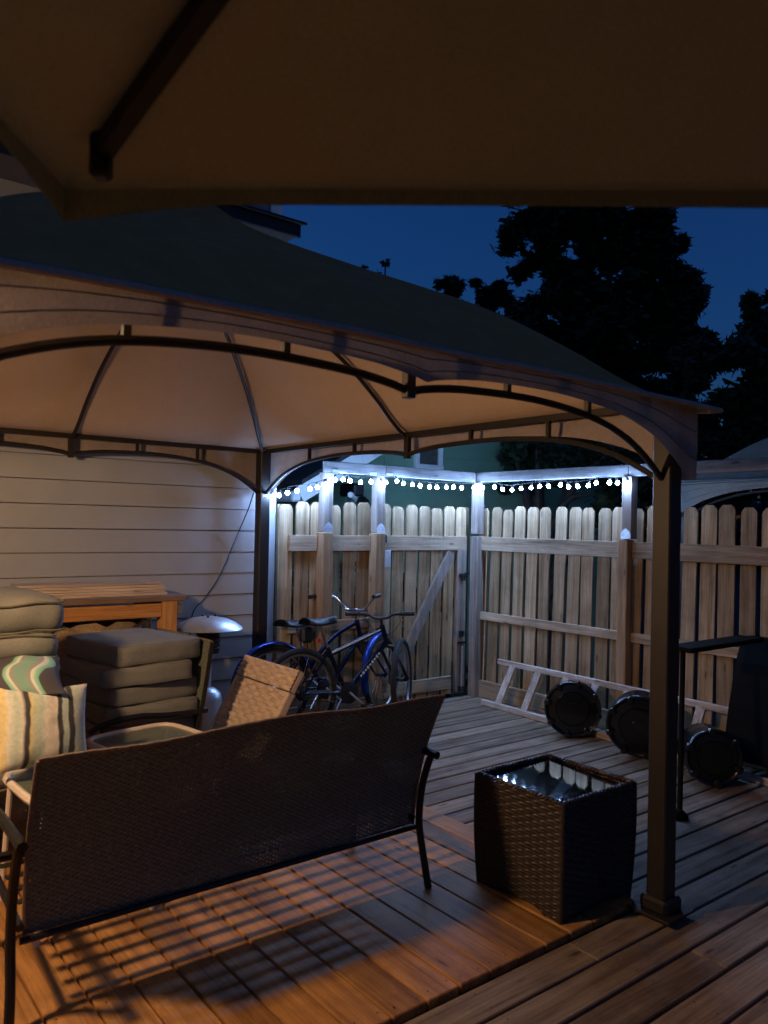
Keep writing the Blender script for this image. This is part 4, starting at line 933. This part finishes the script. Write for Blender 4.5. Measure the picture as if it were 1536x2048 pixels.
wp = P(826, 936, 1, YN); wq = P(880, 930, 1, YN); wn = empty('window', N_((wp.x + wq.x) / 2, YN - .03, wp.z - .02), 0); wn.parent = nh
W2 = (wq.x - wp.x) / 2
for x in (-W2 + .03, W2 - .03):
    q = MB(); q.box((x, 0, .45), (.065, .05, .9), None, .004); q.build('frame', WHITE, wn)
q = MB(); q.box((0, -.01, .035), (2 * W2, .07, .07), None, .004); q.build('sill', WHITE, wn)
q = MB(); q.box((0, 0, .93), (2 * W2, .05, .07), None, .004); q.build('frame', WHITE, wn)
q = MB(); q.box((0, .0, .5), (2 * W2 - .12, .008, .84)); q.build('pane', WGLASS, wn)
q = MB(); q.grid(lambda u, v: (-W2 + .06 + u * (2 * W2 - .12), .012 - .006 * math.sin(u * 40), .07 + v * .84), 40, 2); q.build('curtain', CURTAIN, wn, smooth=True, fixn=False)
q = MB(); q.tube([N_(XL + .03, YN - .08, -.55), N_(XL + .03, YN - .08, 1.86), N_(XL, YN - .2, 1.93), N_(XL - .2, YN - .38, 1.96)], .032, 8); q.build('downspout', WHITE, nh, smooth=True)
q = MB(); q.bar(N_(xe - .3, YN - .44, ze - .2), N_(xe - .3, YN + 5, ze - .2), .11, .11, ch=.02); q.build('gutter', WHITE, nh)
q = MB(); q.box(N_(XL - .05, YN - .2, 2.02), (.14, .3, .14), None, .02); q.lathe([(.03, 0), (.06, .05), (.06, .12)], 12, Matrix.Rotation(R(120), 3, 'X'), N_(XL + .06, YN - .2, 1.93)); q.build('floodlight', BLACK, nh)

# ------------------------------------------------------------------ trees
def tree(base, height, crown, nleaf, leaf, seed, label, name='leafy_tree'):
    rs = random.Random(seed); t = empty(name, base, 0, label, 'tree', 'dark trees beyond the fence')
    q = MB(); top = crown[0][0]
    q.tube(smoothp([(0, 0, 0), (.15, .1, height * .25), (-.1, 0, height * .5), (0, .1, height * .8)], 5), [.22 * (1 - .045 * i) for i in range(16)], 10); q.build('trunk', BARK, t, smooth=True)
    for (c_, r_) in crown[:7]:
        q = MB(); s_ = Vector((0, 0, height * rs.uniform(.3, .55))); q.tube(smoothp([s_, s_.lerp(Vector(c_), .5) + Vector((0, 0, .3)), Vector(c_)], 4), [.08 * (1 - .09 * i) for i in range(9)], 6); q.build('limb', BARK, t, smooth=True)
    tot = sum(r_ ** 2 for _, r_ in crown); V = []; 
    for c_, r_ in crown:
        sub = []
        for _ in range(max(6, int(r_ * 16))):
            d_ = Vector((rs.gauss(0, 1), rs.gauss(0, 1), rs.gauss(0, 1))).normalized(); sub.append((Vector(c_) + d_ * r_ * rs.uniform(.35, 1.0), r_ * rs.uniform(.16, .34)))
        nn = int(nleaf * r_ ** 2 / tot)
        for i in range(nn):
            s_, sr2 = sub[i % len(sub)]; p_ = s_ + Vector((rs.gauss(0, 1), rs.gauss(0, 1), rs.gauss(0, .8))) * sr2 * .55
            a = Vector((rs.gauss(0, 1), rs.gauss(0, 1), rs.gauss(0, 1))).normalized(); b_ = a.orthogonal().normalized(); L = leaf * rs.uniform(.6, 1.3); W_ = L * .55
            V.append((p_ - a * L / 2, p_ + b_ * W_ / 2, p_ + a * L / 2, p_ - b_ * W_ / 2))
    q = MB(); q.v = [tuple(x) for f in V for x in f]; q.f = [(4 * i, 4 * i + 1, 4 * i + 2, 4 * i + 3) for i in range(len(V))]
    q.build('crown', LEAF, t, fixn=False); return t
def crown_at(base, pix, D):              # crown lobes: (pixel, radius in px) at forward distance D
    out = []
    for u, v, rp in pix:
        d_ = Fw + (cx_ * (u - 768) - cy_ * (v - 1024)) / FPX
        p_ = EYE + d_ * D - Vector(base); p_ += Vector(((u * 37 % 11) / 11 - .5, (v * 53 % 13) / 13 - .5, 0)) * .5; out.append((tuple(p_), rp / FPX * D))
    return out
def fx_base(u, D):
    d_ = Fw + cx_ * (u - 768) / FPX; p_ = EYE + d_ * D; return (p_.x, p_.y, -.62)
b0 = fx_base(1200, 16)
tree(b0, 8.2, crown_at(b0, [(1090, 440, 75), (1180, 400, 90), (1290, 440, 85), (1340, 480, 55), (1060, 520, 55), (1130, 590, 80), (1240, 560, 70), (1330, 600, 80), (1390, 580, 40), (1230, 680, 110), (1360, 690, 70), (1100, 700, 90), (1200, 320, 110), (1300, 770, 90), (1040, 480, 30), (1060, 640, 60), (1200, 500, 85), (1140, 490, 70), (1280, 520, 70), (1200, 620, 80)], 16), 80000, .25, 3, 'tallest dark leafy tree against the blue sky')
b1 = fx_base(1590, 13)
tree(b1, 6.5, crown_at(b1, [(1530, 620, 45), (1500, 690, 70), (1570, 660, 70), (1450, 760, 80), (1520, 820, 110), (1440, 860, 70), (1600, 760, 90), (1400, 720, 40), (1370, 930, 70), (1440, 960, 75), (1530, 960, 85), (1610, 900, 90), (1310, 960, 60), (1480, 900, 80), (1380, 840, 60)], 13), 56000, .22, 5, 'dark tree at the right edge behind the pale second gazebo')
b2 = fx_base(950, 19)
tree(b2, 6.0, crown_at(b2, [(935, 570, 35), (965, 575, 40), (1000, 620, 50), (900, 640, 55), (960, 700, 80), (1010, 780, 90), (880, 760, 60)], 19), 26000, .26, 8, 'smaller dark tree left of the tallest tree')
b3 = fx_base(1080, 10.5)
tree(b3, 3.6, crown_at(b3, [(1010, 910, 40), (1060, 900, 55), (1130, 900, 60), (1200, 910, 70), (1290, 930, 80), (1080, 970, 60), (1180, 990, 80), (1010, 970, 30)], 10.5), 22000, .13, 9, 'low dark bushy tree just behind the side fence')
b4 = fx_base(755, 24)
tree(b4, 10.2, crown_at(b4, [(768, 534, 10), (740, 540, 7), (755, 570, 26), (720, 600, 40), (790, 610, 40)], 24), 2500, .2, 12, 'distant treetop just showing over the gazebo roof')

# far wood added to block the low sky glow at the horizon, one mass
rs = random.Random(21); V = []
for i in range(16000):
    a = R(rs.uniform(-25, 150)); d_ = rs.uniform(48, 62); top = 6.5 + 2.2 * math.sin(a * 9) + 1.3 * math.sin(a * 23)
    p_ = Vector((d_ * math.sin(a), d_ * math.cos(a), -.6 + (top + .6) * rs.random() ** .9)); q1 = Vector((rs.gauss(0, 1), rs.gauss(0, 1), rs.gauss(0, 1))).normalized(); q2 = q1.orthogonal().normalized(); L = rs.uniform(.5, 1.1)
    V.append((p_ - q1 * L, p_ + q2 * L * .6, p_ + q1 * L, p_ - q2 * L * .6))
q = MB(); q.v = [tuple(x) for f in V for x in f]; q.f = [(4 * i, 4 * i + 1, 4 * i + 2, 4 * i + 3) for i in range(len(V))]
tag(q.build('glow_block_woods', LEAF, None, fixn=False), 'dark woods added along the horizon to block the low sky glow', 'woods', kind='stuff')

bs = (4.4, 6.25, -.62)
sh = tree(bs, 1.2, [((dx, dy, z_), r_) for dx, dy, z_, r_ in ((-.8, .05, .7, .5), (-.3, -.05, 1.0, .5), (.2, .05, .8, .55), (.7, 0, 1.1, .5), (1.1, .05, .6, .5), (-.5, .1, 1.6, .4), (.3, .1, 1.6, .42), (1.0, .1, 1.5, .4))], 9000, .09, 31, 'dark shrub behind the gate, seen only through picket gaps', 'garden_shrub')
sh['category'] = 'shrub'; del sh['group']
